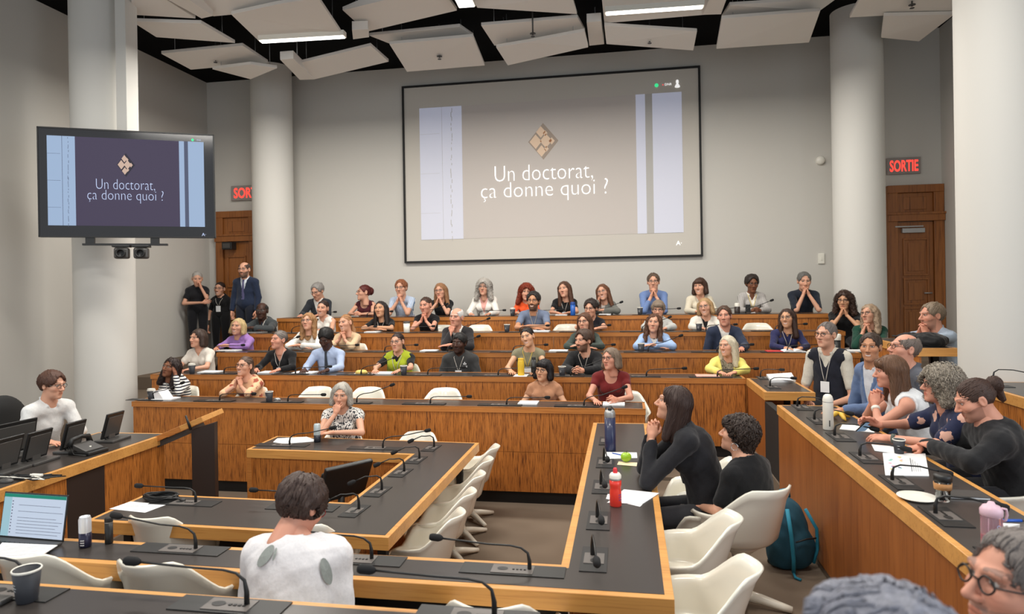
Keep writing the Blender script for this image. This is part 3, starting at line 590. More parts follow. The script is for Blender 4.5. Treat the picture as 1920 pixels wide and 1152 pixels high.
def strands(fn, st, n, steps, r, rng, curl=0., ln=.012):
    lowz = {'bob': -.1, 'bobf': -.1, 'long': -.2, 'longf': -.2, 'wavy': -.2, 'curlyl': -.17, 'curly': -.11}.get(st, -.08)
    p = rng.normal(size=(n*3, 3)).astype(f32); p /= np.linalg.norm(p, axis=1)[:, None]; p = p*A3((.1, .12, .11))+A3((0, .02, .03))
    p[:, 2] = np.where(rng.random(len(p)) < .45, p[:, 2], rng.uniform(lowz, .1, len(p)))
    def proj(p, k):
        for _ in range(k):
            d = fn(p); g = np.stack([fn(p+A3(e)*.003)-d for e in np.eye(3)], 1)/.003; g /= (np.linalg.norm(g, axis=1)[:, None]+1e-6); p = p-g*np.clip(d, -.05, .05)[:, None]
        return p, g
    p, g = proj(p, 4); ok = abs(fn(p)) < .004; p = p[ok][:n]; n = len(p)
    if not n: return np.zeros((0, 3)), []
    path = [p]; gs = []
    tgt = {'bun': (0, .135, .055), 'updo': (0, .12, .03), 'pony': (0, .13, .0), 'back': (0, .14, -.04)}.get(st)
    for k in range(steps):
        if tgt: d = A3(tgt)-p
        elif st in ('short', 'afro', 'bald', 'pixie', 'crop', 'curlys'): d = p-A3((0, .06, .13)); d[:, 2] -= .02; d[:, 1] -= .03*(p[:, 1] < .02)
        else: d = np.stack([p[:, 0]*.8, (p[:, 1]-.02)*.3, -.1*np.ones(n)], 1)
        d = d+rng.normal(size=(n, 3))*.012*(1+2*(curl > 0))
        q, g = proj(p, 1); d -= g*(d*g).sum(1)[:, None]; d /= (np.linalg.norm(d, axis=1)[:, None]+1e-6); gs.append(g)
        p, _ = proj(p+d*ln, 1); path.append(p)
    gs.append(g); P = np.stack(path, 1); G = np.stack(gs, 1)
    T = np.gradient(P, axis=1); T /= (np.linalg.norm(T, axis=2)[..., None]+1e-6); B = np.cross(T, G)
    if curl:
        ph = (np.arange(P.shape[1])*1.5)[None, :]+rng.uniform(0, 6, (n, 1)); P = P+(B*np.cos(ph)[..., None]+G*(np.sin(ph)+.5)[..., None])*curl
    P = P+G*.0022; m = P.shape[1]; taper = np.linspace(1, .25, m)[None, :, None]*r*rng.uniform(.7, 1.3, (n, 1, 1))
    vs = np.stack([P+B*taper, P+G*taper*1.2, P-B*taper], 2).reshape(-1, 3)
    base = (np.arange(n)*m*3)[:, None]+(np.arange(m-1)*3)[None, :]; base = base.reshape(-1, 1)
    fs = np.concatenate([base+np.array([[0, 1, 4, 3]]), base+np.array([[1, 2, 5, 4]])], 0)
    return vs, fs
def hairmat(c, st=''):
    nm = 'hair_%02x%02x%02x' % tuple(c)
    if nm in _MC: return _MC[nm]
    col = srgb(*c); m = bpy.data.materials.new(nm); m.use_nodes = True; nt = m.node_tree; N = nt.nodes.new; L = nt.links.new; b = nt.nodes['Principled BSDF']
    tc = N('ShaderNodeTexCoord'); mp = N('ShaderNodeMapping'); mp.inputs['Scale'].default_value = (170, 170, 22); n = N('ShaderNodeTexNoise'); n.inputs['Scale'].default_value = 1; n.inputs['Detail'].default_value = 3
    L(tc.outputs['Object'], mp.inputs['Vector']); L(mp.outputs[0], n.inputs['Vector']); mx = N('ShaderNodeMix'); mx.data_type = 'RGBA'
    mx.inputs[6].default_value = (*[x*.45 for x in col], 1); mx.inputs[7].default_value = (*[min(1, x*1.55+.004) for x in col], 1); L(n.outputs['Fac'], mx.inputs[0]); L(mx.outputs[2], b.inputs['Base Color'])
    bp = N('ShaderNodeBump'); bp.inputs['Strength'].default_value = .5; bp.inputs['Distance'].default_value = .004; L(n.outputs['Fac'], bp.inputs['Height']); L(bp.outputs[0], b.inputs['Normal'])
    b.inputs['Roughness'].default_value = .48; b.inputs['Specular IOR Level'].default_value = .35; _MC[nm] = m; return m
# ---------------------------------------------------------------- skin and cloth
M_skin = bpy.data.materials.new('skin'); M_skin.use_nodes = True
_n = M_skin.node_tree; _b = _n.nodes['Principled BSDF']; _a = _n.nodes.new('ShaderNodeAttribute'); _a.attribute_name = 'Col'
_n.links.new(_a.outputs['Color'], _b.inputs['Base Color']); _b.inputs['Roughness'].default_value = .52; _b.inputs['Specular IOR Level'].default_value = .35
SK = {'fair': srgb(216, 163, 136), 'pink': srgb(214, 154, 130), 'tan': srgb(196, 142, 108), 'olive': srgb(206, 156, 122), 'brown': srgb(132, 86, 62), 'dark': srgb(74, 48, 38), 'asian': srgb(216, 166, 132)}
def cloth(c, pat=None, c2=None, sc_=1., rough=.85):
    nm = 'cloth_%02x%02x%02x%s%s' % (*c, pat or '', '' if c2 is None else '%02x%02x%02x' % tuple(c2))
    if nm in _MC: return _MC[nm]
    col = srgb(*c)
    m = bpy.data.materials.new(nm); m.use_nodes = True; nt = m.node_tree; N = nt.nodes.new; L = nt.links.new; b = nt.nodes['Principled BSDF']
    b.inputs['Roughness'].default_value = rough; b.inputs['Specular IOR Level'].default_value = .2; b.inputs['Sheen Weight'].default_value = .15
    tc = N('ShaderNodeTexCoord'); n = N('ShaderNodeTexNoise'); n.inputs['Scale'].default_value = 90; n.inputs['Detail'].default_value = 5; L(tc.outputs['Object'], n.inputs['Vector'])
    bp = N('ShaderNodeBump'); bp.inputs['Strength'].default_value = .25; bp.inputs['Distance'].default_value = .004; L(n.outputs['Fac'], bp.inputs['Height']); L(bp.outputs[0], b.inputs['Normal'])
    mx = N('ShaderNodeMix'); mx.data_type = 'RGBA'; mx.inputs[6].default_value = (*[x*.86 for x in col], 1); mx.inputs[7].default_value = (*[min(1, x*1.12) for x in col], 1); L(n.outputs['Fac'], mx.inputs[0]); out = mx.outputs[2]
    if pat:
        k2 = srgb(*c2); mask = None
        if pat in ('hstripe', 'vstripe', 'check'):
            wv = N('ShaderNodeTexWave'); wv.wave_type = 'BANDS'; wv.bands_direction = 'Z' if pat == 'hstripe' else 'X'; wv.inputs['Scale'].default_value = (9 if pat == 'hstripe' else 16)*sc_; wv.inputs['Distortion'].default_value = .6; wv.inputs['Detail Scale'].default_value = 2
            L(tc.outputs['Object'], wv.inputs['Vector']); g = N('ShaderNodeMath'); g.operation = 'GREATER_THAN'; g.inputs[1].default_value = .55; L(wv.outputs['Fac'], g.inputs[0]); mask = g.outputs[0]
        elif pat == 'spots':
            v = N('ShaderNodeTexVoronoi'); v.inputs['Scale'].default_value = 26*sc_; L(tc.outputs['Object'], v.inputs['Vector']); g = N('ShaderNodeMath'); g.operation = 'LESS_THAN'; g.inputs[1].default_value = .34; L(v.outputs['Distance'], g.inputs[0]); mask = g.outputs[0]
        elif pat == 'flower':
            v = N('ShaderNodeTexVoronoi'); v.inputs['Scale'].default_value = 8.5*sc_; L(tc.outputs['Object'], v.inputs['Vector']); n2 = N('ShaderNodeTexNoise'); n2.inputs['Scale'].default_value = 34; L(tc.outputs['Object'], n2.inputs['Vector'])
            ad = N('ShaderNodeMath'); ad.operation = 'MULTIPLY_ADD'; ad.inputs[1].default_value = .5; L(n2.outputs['Fac'], ad.inputs[0]); L(v.outputs['Distance'], ad.inputs[2]); g = N('ShaderNodeMath'); g.operation = 'LESS_THAN'; g.inputs[1].default_value = .56; L(ad.outputs[0], g.inputs[0]); mask = g.outputs[0]
        elif pat == 'marks':
            mp = N('ShaderNodeMapping'); mp.inputs['Scale'].default_value = (75, 75, 32); L(tc.outputs['Object'], mp.inputs['Vector']); n2 = N('ShaderNodeTexNoise'); n2.inputs['Scale'].default_value = 1; n2.inputs['Detail'].default_value = 1; L(mp.outputs[0], n2.inputs['Vector'])
            g = N('ShaderNodeMath'); g.operation = 'GREATER_THAN'; g.inputs[1].default_value = .54; L(n2.outputs['Fac'], g.inputs[0]); mask = g.outputs[0]
        m2 = N('ShaderNodeMix'); m2.data_type = 'RGBA'; L(mask, m2.inputs[0]); L(out, m2.inputs[6]); m2.inputs[7].default_value = (*k2, 1); out = m2.outputs[2]
    L(out, b.inputs['Base Color']); _MC[nm] = m; return m
# ---------------------------------------------------------------- people
def rotm(yaw, pitch=0, roll=0):
    a, b, c = math.radians(yaw), math.radians(-pitch), math.radians(roll)
    Rz = np.array([[math.cos(a), -math.sin(a), 0], [math.sin(a), math.cos(a), 0], [0, 0, 1]]); Rx = np.array([[1, 0, 0], [0, math.cos(b), -math.sin(b)], [0, math.sin(b), math.cos(b)]]); Ry = np.array([[math.cos(c), 0, math.sin(c)], [0, 1, 0], [-math.sin(c), 0, math.cos(c)]])
    return Rz @ Rx @ Ry
def arm_pose(nm, sg, S, zt, ty, H, Hm, seat, cz):
    ch = H+Hm @ np.array([0, -.075, -.125]); V = lambda *a: np.array(a, float)
    if not isinstance(nm, str): return (V(*nm[0]), V(*nm[1]), nm[2], nm[3], nm[4])
    if nm == 'table': return V(sg*.22, ty+.02, zt+.05), V(sg*.10, ty-.17, zt+.04), (-sg*.75, -.65, -.1), (0, 0, -1), 'curl'
    if nm == 'flatout': return V(sg*.25, ty+.05, zt+.05), V(sg*.17, ty-.17, zt+.04), (-sg*.25, -1, -.08), (0, 0, -1), 'flat'
    if nm == 'folded': return V(sg*.25, ty-.03, zt+.055), V(-sg*.03, ty-.11-(.05 if sg > 0 else 0), zt+.05+(.035 if sg > 0 else 0)), (-sg, -.05, -.06), (0, .1, -1), 'flat'
    if nm == 'clasp': return V(sg*.22, ty, zt+.05), V(sg*.07, ty-.16, zt+.05), (-sg*.5, -.75, .12), (-sg, .1, -.4), 'curl'
    if nm == 'chin': return V(sg*.17, ty-.09, zt+.05), V(ch[0]+sg*.042, ch[1]-.05, ch[2]-.125), (-sg*.28, .12, 1), (-sg, .2, .1), 'curl'
    if nm == 'mouth': return V(sg*.17, ty-.11, zt+.05), V(ch[0]+sg*.042, ch[1]-.06, ch[2]-.085), (-sg*.28, .16, 1), (-sg, .25, .1), 'curl'
    if nm == 'fist': return V(sg*.14, ty-.08, zt+.05), V(ch[0]+sg*.035, ch[1]-.045, ch[2]-.10), (-sg*.25, .22, 1), (-sg*.3, 1, .1), 'fist'
    if nm == 'cover': return V(sg*.17, ty-.12, zt+.05), V(ch[0]+sg*.03, ch[1]-.07, ch[2]-.05), (-sg*.3, .2, 1), (-sg*.35, 1, .1), 'curl'
    if nm == 'cheek':
        q = H+Hm @ np.array([sg*.09, -.045, -.135]); return V(sg*.24, ty-.08, zt+.05), q, (-sg*.1, .15, 1), (-sg, .3, 0), 'curl'
    if nm == 'crown':
        q = H+Hm @ np.array([sg*.115, -.03, -.06]); return V(sg*.25, ty-.05, zt+.05), q, (-sg*.35, .2, 1), (-sg, .1, .2), 'flat'
    if nm == 'lap': return V(sg*.25, -.03, seat+.22), V(sg*.13, -.22, seat+.17), (-sg*.45, -1, -.1), (0, 0, -1), 'curl'
    if nm == 'crossed': return V(sg*.24, -.07, cz-.17), V(-sg*.07, -.22-(0 if sg > 0 else .045), cz-.13+.03*sg), (-sg, .0, .12), (0, 1, -.2), 'flat'
    if nm == 'hang': return V(sg*.235, .03, S[2]-.27), V(sg*.235, -.05, S[2]-.51), (0, -.12, -1), (-sg, 0, 0), 'curl'
    raise ValueError(nm)
GROUND = []
def person(label, head, yaw=0, zf=0., h=(0, 0, 0), skin='fair', hair=('short', (60, 45, 35), 0), fem=True, wd=None, lean=.13, arms=('table', 'table'), top=(), zt=.74, ty=-.27, glasses=None, beard=None, smile=False, lanyard=None, badge=None, tie=None, res=.013, stand=False, trousers=(38, 38, 42), legs=True, belly=1., bust=None, hs=None, nstr=110, sfx=.0036, lip=None, brow=None, extra=None, knees=-.42, curl=0., hres=.0045, nkz=-.165):
    wd = wd or (.93 if fem else 1.05); hs = hs or (.96 if fem else 1.02); rng = np.random.default_rng(abs(hash(label)) % 99991 if False else sum(map(ord, label)))
    Rb = rotm(yaw); hl = np.array([0, -lean, head[2]-zf]); base = np.array([head[0], head[1], zf])-Rb @ np.array([0, -lean, 0])
    t = thing('person', base, label, 'person', None, math.radians(yaw))
    H = hl; Hm = rotm(*h); seat = .45 if not stand else .9*(H[2]/1.6)
    N = H+np.array([0, .045+.1*min(lean, .2), nkz]); Pv = np.array([0, .02, seat+.1])
    sk = SK[skin] if isinstance(skin, str) else skin
    up = N-Pv; ch = Pv+up*.66+np.array([0, .012, 0]); wa = Pv+up*.3+np.array([0, .012, 0]); cz = ch[2]
    S = {sg: N+np.array([sg*.156*wd, .004, -.072]) for sg in (-1, 1)}
    ap = {sg: arm_pose(a, sg, S[sg], zt, ty, H, Hm, seat, cz) for sg, a in zip((-1, 1), arms)}
    bu = (.9 if fem else 0) if bust is None else bust
    def torso(P, g=0.):
        Q = P.copy(); Q[:, 1] = (P[:, 1]-.02)*1.0
        d = ell(Q, Pv, (.168*wd+g, .125*belly+g, .12+g)); d = smin(d, ell(Q, wa, (.142*wd*belly+g, .112*belly+g, .2+g)), .05)
        d = smin(d, ell(Q, ch, (.152*wd+g, .11+g, .185+g)), .05)
        d = smin(d, cap(P, S[-1]*.9+N*.1, S[1]*.9+N*.1, .055+g), .05)
        for sg in (-1, 1):
            d = smin(d, cap(P, N+np.array([0, .012, .0]), S[sg]+np.array([0, 0, .008]), .048+g*.7, .046+g), .03)
            if bu: d = smin(d, ell(P, ch+np.array([sg*.068, -.085, -.015]), (.06*bu+g, .05*bu+g, .062*bu+g)), .035)
        return d
    def neck(P, g=0.): return cap(P, H+Hm @ np.array([0, .02, -.08]), N+np.array([0, .0, -.02]), (.048 if fem else .056)+g, (.054 if fem else .062)+g)
    fat = .88 if fem else 1.02
    def arm(P, sg, g=0., t1=2.):
        E, W = ap[sg][:2]; S_ = S[sg]
        if t1 <= 1: return cap(P, S_, S_+(E-S_)*t1, .05*fat+g, (.05-.011*t1)*fat+g*1.15)
        d = cap(P, S_, E, .05*fat+g, .039*fat+g); t2 = min(1, t1-1); return smin(d, cap(P, E, E+(W-E)*t2, .040*fat+g, (.040-.0145*t2)*fat+g), .015)
    def body(P):
        d = smin(torso(P, -.004), neck(P), .035)
        for sg in (-1, 1): d = smin(d, arm(P, sg, 0, 2), .02)
        return d
    pts = np.array([N, Pv, S[-1], S[1]]+[ap[s][k] for s in (-1, 1) for k in (0, 1)]); lo = pts.min(0)-.19; hi = pts.max(0)+.17; hi[2] = max(N[2]+.1, hi[2]-.1); lo[2] = max(lo[2], seat-.06)
    bv, bf = snets(body, lo, hi, res)
    bc = np.tile(np.array(sk), (len(bv), 1)); V = [bv.astype(float)]; F = [bf]; C = [bc]; nv = len(bv)
    hv, hf = head_t(fem, hres); hc3 = srgb(*hair[1]); br = brow or tuple(.5*a+.5*b for a, b in zip(hc3, np.array(sk)*.4))
    lp = lip or ((sk[0]*.86, sk[1]*.52, sk[2]*.52) if fem else (sk[0]*.82, sk[1]*.6, sk[2]*.58))
    C.append(head_col(hv.astype(float), sk, lp, br, beard, tuple(.7*a for a in hc3), smile)); V.append((hv.astype(float)*hs) @ Hm.T+H); F.append(hf+nv); nv += len(hv)
    for sg in (-1, 1):
        E, W, fd, pn, kd = ap[sg]
        if kd is None: continue
        v, f = hand(W, fd, pn, sg, kd, .0042 if hres >= .0045 else .0032, .95 if fem else 1.05); V.append(v); F.append(f+nv); nv += len(v); C.append(np.tile(np.array(sk)*np.array([1.02, .93, .9]), (len(v), 1)))
    npmesh('body', np.concatenate(V), np.concatenate(F), M_skin, t, np.concatenate(C))
    # clothing
    outer = None; gmax = [0.]
    for gi, g in enumerate(top):
        nm, mt, sl, nk = g[:4]; ex = g[4] if len(g) > 4 else {}; infl = ex.get('g', .011+.008*gi); zb = seat+ex.get('hem', .0); fr = rng.uniform(0, 9); gmax[0] = max(gmax[0], infl if nk not in ('deep', 'open') else 0)
        def gar(P, nm=nm, sl=sl, nk=nk, infl=infl, zb=zb, fr=fr, ex=ex):
            d = torso(P, infl)
            if sl > 0:
                for sg in (-1, 1): d = smin(d, arm(P, sg, infl*.95, sl if sl <= 1 else 1+(sl-1)), .022)
            d = d+(.0032*wob(P, 34, fr)+.0018*wob(P, 75, fr+2))*ex.get('wr', 1.)
            if nk in ('v', 'deep', 'open'):
                zv = {'v': ch[2]+.055, 'deep': wa[2]+.05, 'open': seat}[nk] if 'zv' not in ex else ch[2]+ex['zv']; slp = {'v': .5, 'deep': .27, 'open': .2}[nk]
                w_ = (abs(P[:, 0]-N[0])-np.clip(P[:, 2]-zv, -.02, 1)*slp)*.9; ct = np.maximum(w_, P[:, 1]-(N[1]+.01)); ct = np.maximum(ct, zv-P[:, 2])
                if nk != 'v': d = d-.007*np.clip((.05-abs(w_))/.05, 0, 1)*(P[:, 1] < N[1])*(P[:, 2] < N[2]-.0)
                d = smax(d, -ct, .004)
            d = smax(d, -cap(P, N+np.array([0, .0, -.012]), H, ex.get('nr', {'crew': .068, 'high': .05, 'scoop': .088, 'collar': .05}.get(nk, .066))), .006)
            if nk == 'scoop': d = smax(d, -ell(P, N+np.array([0, -.09, -.06]), (.078, .1, .075)), .006)
            if nk == 'collar' or ex.get('collar'):
                for sg in (-1, 1): d = smin(d, cap(P, N+np.array([sg*.052, .035, .045]), N+np.array([sg*.046, -.066, -.028]), .0125, .011), .006)
                d = smin(d, cap(P, N+np.array([-.045, .05, .048]), N+np.array([.045, .05, .048]), .013), .008)
                d = smax(d, -cap(P, N+np.array([0, -.01, -.02]), H, .047), .004)
            if nk == 'hood': d = smin(d, ell(P, N+np.array([0, .07, .005]), (.11, .05, .06)), .03); d = smax(d, -cap(P, N+np.array([0, -.012, -.02]), H, .058), .006)
            if sl == 0:
                for sg in (-1, 1): d = smax(d, -cap(P, S[sg]+np.array([sg*.034, 0, .03]), S[sg]+np.array([sg*.062, -.02, -.14]), .064), .006)
            return np.maximum(d, zb-P[:, 2])
        gv, gf = snets(gar, lo-.02, hi+np.array([.02, .02, .06]), res)
        if len(gf): npmesh(nm, gv, gf, mt, t)
        outer = (lambda P, a=outer, b=gar: np.minimum(a(P), b(P))) if outer else gar
    ys = np.linspace(-.6, .1, 280, dtype=f32)
    def front(x, z, off=.004):
        P = np.stack([np.full(280, x, f32), ys, np.full(280, z, f32)], 1); d = torso(P, .006+gmax[0]); i = np.argmax(d < 0); return float(ys[i])-off if d[i] < 0 else -.1
    if tie:
        m = MB(); zs = np.linspace(N[2]-.035, wa[2]-.06, 9); L_ = []
        for i, z in enumerate(zs): wv = .012+.016*min(1, i/5) if i else .018; y = front(0, z, .007); L_.append(((-wv, y+.003, z), (0, y-.004, z), (wv, y+.003, z)))
        m.add([p for r_ in L_ for p in r_], [(3*i+k, 3*i+k+1, 3*i+k+4, 3*i+k+3) for i in range(8) for k in (0, 1)], 0, True); m.ball((0, front(0, N[2]-.03, .004), N[2]-.03), (.02, .013, .018)); m.build('tie', tie, t)
    if lanyard:
        bz = cz-.07 if badge is None else cz+badge; m = MB()
        for sg in (-1, 1):
            q = [(sg*.05, N[1]+.03, N[2]+.03), (sg*.062, N[1]-.02, N[2]+.012)]
            for u in np.linspace(0, 1, 9): x = sg*(.06*(1-u)+.006); z = N[2]-.03+(bz-N[2]+.03)*u; q.append((x, front(x, z, .006), z))
            m.tube(q, .004, 4)
        m.build('lanyard', lanyard, t); y = front(0, bz-.05, .012); MB().box((-.045, y-.002, bz-.115), (.045, y+.001, bz)).build('badge', M_paper, t)
    # hair
    if hair:
        st, hcx, vol = hair[:3]; fn = hair_fn(st, vol); hv, hf = snets(fn, (-.2, -.16, -.3), (.2, .22, .19), .008 if hres >= .0045 else .006); hv = hv.astype(float)
        hv2, hf2 = [hv], [hf.tolist()]
        if nstr:
            sv, sf = strands(fn, st, nstr, 13 if st not in ('short', 'bald', 'afro') else 5, sfx, rng, curl if curl else (.007 if st in ('curly', 'curlys', 'curlyl') else .003 if st == 'wavy' else 0))
            if len(sv): hv2.append(sv); hf2.append((np.asarray(sf)+len(hv)).tolist())
        v = np.concatenate(hv2)*hs; o = npmesh('hair', v @ Hm.T+H, sum(hf2, []), hairmat(hcx, st), t)
    if glasses:
        m = MB(); T = lambda p: tuple(Hm @ (np.array(p)*hs)+H)
        for sg in (-1, 1):
            m.tube([T((sg*.033+.0225*math.cos(a)*(1-.12*abs(math.sin(2*a))), -.104+.10*abs(.0225*math.cos(a))*(1 if math.cos(a)*sg > 0 else 0), .006+.0185*math.sin(a))) for a in np.linspace(0, 2*PI, 17)], .0024, 5, caps=False)
            m.tube([T((sg*.055, -.100, .010)), T((sg*.074, -.07, .012)), T((sg*.081, .0, .012)), T((sg*.082, .02, .0))], .0022, 5)
        m.tube([T((-.011, -.106, .010)), T((0, -.109, .013)), T((.011, -.106, .010))], .0022, 5); m.build('glasses', glasses, t)
    if legs:
        m = MB()
        for sg in (-1, 1):
            if stand: pts_ = [(sg*.085, .02, seat+.1), (sg*.09, .01, seat-.05), (sg*.095, .0, seat*.52), (sg*.095, .01, .1), (sg*.095, .0, .0)]; rr = [.1, .095, .068, .052, .06]
            else: pts_ = [(sg*.085, .03, seat+.085), (sg*.1, -.12, seat+.085), (sg*.115, knees+.03, seat+.075), (sg*.115, knees-.03, seat+.03), (sg*.115, knees+.0, seat*.55), (sg*.115, knees+.03, .08), (sg*.115, knees+.02, .0)]; rr = [.1, .09, .07, .066, .058, .05, .056]
            m.tube(pts_, rr, 12)
        m.build('trousers', cloth(trousers), t)
    t['_n'] = 0; del t['_n']
    ctx = dict(t=t, N=N, H=H, Hm=Hm, ch=ch, wa=wa, front=front, S=S, ap=ap, seat=seat)
    if extra: extra(ctx)
    return ctx
def mark(nm, m, poly_fn):
    def ex(c):
        mb = MB(); poly_fn(mb, c); mb.build(nm, m, c['t'])
    return ex
W_ = lambda *a, **k: cloth(*a, **k)
BLK, WHT = (26, 26, 28), (238, 234, 226)
GB = M_black; GM = mat('steel_glasses', srgb(120, 118, 116), .35, .8); GT = mat('tortoise_glasses', srgb(70, 44, 30), .35)
LAN = mat('grey_lanyard', srgb(196, 190, 182), .7); LANY = mat('yellow_lanyard', srgb(226, 196, 90), .7)
def R(k, x, yt, yc, label, **kw):
    """someone behind counter k (0 = lowest): the head's pixel on that row's plane"""
    lean = kw.pop('lean', .13); dy = kw.pop('dy', 0.); p = pY(x, (yt+yc)/2, RY[k]+.73-lean+dy)
    kw.setdefault('ty', -.27-dy); fem = kw.get('fem', True); q = (1.08, 1.11, 1.15, 1.19, 1.21)[k]
    kw.setdefault('hs', (.97 if fem else 1.02)*q); kw['wd'] = kw.get('wd', .95 if fem else 1.06)*(1+.3*(q-1))
    return person(label, p, zf=RF[k], lean=lean, **kw)
def shirt(c, sl=.55, nk='crew', pat=None, c2=None, nm='shirt', **ex): return (nm, W_(c, pat, c2), sl, nk, ex)
def blazer(c, nm='blazer', pat=None, c2=None, **ex): return (nm, W_(c, pat, c2), 1.88, 'deep', ex)
BR, DB, GR, WG, BL, RD = (86, 58, 42), (46, 34, 28), (140, 136, 132), (208, 204, 196), (196, 164, 116), (120, 40, 30)
if 1:
    # topmost back tier
    R(4, 595, 529, 563, 'man with grey hair and glasses in a dark suit looking down, topmost row at left', h=(-6, -22, 0), fem=False, hair=('short', GR, .004), top=[shirt(WHT, 1.6, 'collar'), blazer((46, 50, 56))], arms=('flatout', 'flatout'), glasses=GM)
    R(4, 682, 535, 563, 'woman with dark red pinned-up hair and glasses in a burgundy sleeveless top', h=(-48, 4, -4), hair=('updo', (92, 34, 30), .004), top=[shirt((74, 26, 34), 0, 'scoop')], arms=('clasp', 'clasp'), glasses=GB, smile=True)
    R(4, 752, 525, 556, 'man with reddish hair in a blue and white striped shirt, chin on his hands', h=(0, 0, -3), fem=False, hair=('short', (138, 82, 50), .006), top=[shirt((120, 150, 190), .55, 'collar', 'vstripe', (226, 230, 236))], arms=('chin', 'chin'), glasses=GB, lean=.2, wd=1.1)
    R(4, 826, 529, 563, 'woman with long fair brown hair, glasses and black top, hands clasped at mouth', h=(-4, 0, -6), hair=('long', (150, 108, 74), .0), top=[shirt(BLK, .5)], arms=('mouth', 'mouth'), glasses=GB, lean=.2)
    R(4, 907, 523, 556, 'woman with long curly grey hair and glasses in a white blazer', h=(0, 4, 0), hair=('curlyl', (176, 170, 162), .0), top=[shirt((226, 170, 160), 0, 'v'), blazer(WHT)], arms=('flatout', 'flatout'), glasses=GM, nstr=260)
    R(4, 987, 531, 565, 'woman with bright red curly hair in an orange top, behind the bearded man', h=(8, -4, 6), hair=('curlyl', (128, 48, 24), -.006), top=[shirt((232, 92, 44), 1.5, 'crew')], arms=('table', 'table'), nstr=220)
    R(4, 1058, 526, 560, 'woman with very long brown hair and black t-shirt, head tilted, topmost row', h=(-14, 4, -8), hair=('long', (84, 54, 38), .0), top=[shirt(BLK, .5)], arms=('table', 'table'), lanyard=LAN)
    R(4, 1130, 531, 565, 'woman with brown hair, glasses and grey blazer resting her cheek on a hand', h=(-10, 2, -12), hair=('long', (104, 66, 44), -.004), top=[shirt((190, 180, 172), 0, 'v'), blazer((112, 112, 106))], arms=('cheek', 'folded'), glasses=GM, smile=True)
    R(4, 1225, 511, 547, 'man with short brown hair and glasses in a blue shirt, hands at his chin', h=(-4, 0, 0), fem=False, hair=('short', (92, 74, 60), .0), top=[shirt((112, 136, 184), 1.6, 'collar')], arms=('chin', 'chin'), glasses=GB, lean=.16)
    R(4, 1312, 519, 557, 'woman with a brown bob and fringe in a cream jacket, topmost row', h=(-22, 2, -4), hair=('bobf', (74, 50, 38), .006), top=[shirt((230, 220, 200), 0, 'v'), blazer((222, 212, 190))], arms=('table', 'table'), smile=True)
    R(4, 1410, 514, 550, 'woman with short dark hair in a grey checked jacket holding a phone', h=(4, -8, 0), skin='brown', hair=('short', (40, 30, 26), .012), top=[shirt(WHT, 0, 'v', collar=1), blazer((196, 192, 188), pat='check', c2=(150, 146, 144))], arms=('clasp', 'clasp'), glasses=GB, lanyard=LANY)
    R(4, 1508, 509, 546, 'man with grey hair in a dark navy shirt, clasped hands hiding his mouth', h=(-4, -8, 0), fem=False, hair=('short', (104, 102, 98), .0), top=[shirt((36, 42, 54), .9, 'collar')], arms=('mouth', 'mouth'), lean=.2, wd=1.12)
    # fourth back tier
    R(3, 491, 565, 602, 'bald dark-skinned man with glasses in a grey suit and tie', h=(14, 0, 2), fem=False, skin='dark', hair=('bald', (30, 26, 24), -.004), top=[shirt(WHT, 1.5, 'collar'), blazer((70, 74, 76))], arms=('folded', 'folded'), glasses=GM, tie=W_((52, 60, 74)))
    R(3, 605, 561, 596, 'smiling woman with dark pulled-back hair in a white sleeveless blouse', h=(6, 0, 6), hair=('pony', (52, 36, 30), .0), top=[shirt(WHT, 0, 'v', collar=1)], arms=('table', 'table'), smile=True)
    R(3, 714, 563, 597, 'woman with long black hair in a black top, arms folded on the counter', h=(-4, 6, -4), hair=('long', (36, 28, 26), -.006), top=[shirt(BLK, .6)], arms=('folded', 'folded'), skin='olive', lanyard=LAN)
    R(3, 798, 555, 591, 'woman with brown pinned-up hair in a black v-neck, palms pressed under chin', h=(-8, -4, -3), hair=('updo', (70, 48, 38), .0), top=[shirt(BLK, .25, 'v')], arms=('chin', 'chin'), lean=.17, skin='pink')
    R(3, 1000, 548, 582, 'bearded man with glasses in a grey-blue polo, arms folded on the counter', h=(-4, 2, 2), fem=False, skin='tan', hair=('short', (34, 28, 26), .01), beard='full', top=[shirt((116, 128, 152), .6, 'collar')], arms=('folded', 'folded'), glasses=GB, lanyard=LAN, wd=1.15, smile=True)
    R(3, 1108, 561, 596, 'woman with short dark hair and heavy glasses in a black top, partly hidden', h=(-18, -6, 0), hair=('short', (44, 34, 30), .012), top=[shirt((28, 28, 34), .4)], arms=('table', 'table'), glasses=GB)
    R(3, 1234, 564, 598, 'woman with short grey-brown hair and glasses in a pale grey jacket', h=(-6, -4, 2), hair=('pixie', (132, 116, 100), .004), top=[shirt((200, 196, 190), 0, 'crew'), blazer((196, 196, 192))], arms=('table', 'table'), glasses=GB)
    R(3, 1322, 558, 593, 'smiling woman with short blond hair and glasses in a cream blazer', h=(-20, 0, -8), hair=('bob', (176, 142, 100), -.006), top=[shirt((34, 32, 34), 0, 'v'), blazer((232, 226, 214))], arms=('table', 'table'), glasses=GM, smile=True)
    R(3, 1583, 545, 582, 'woman with dark curly hair, glasses and black t-shirt, hands clasped at mouth', h=(-14, -4, 0), yaw=-15, hair=('curlyl', (62, 42, 32), -.014), top=[shirt(BLK, .5)], arms=('mouth', 'mouth'), glasses=GB, skin='olive', lean=.16, nstr=200)
    # third back tier
    R(2, 446, 594, 631, 'smiling woman with short blond hair in a purple shirt', h=(4, 4, 6), hair=('bob', (206, 180, 130), -.006), top=[shirt((168, 128, 196), 1.75, 'collar', nm='blouse')], arms=('flatout', 'folded'), smile=True, wd=1.05)
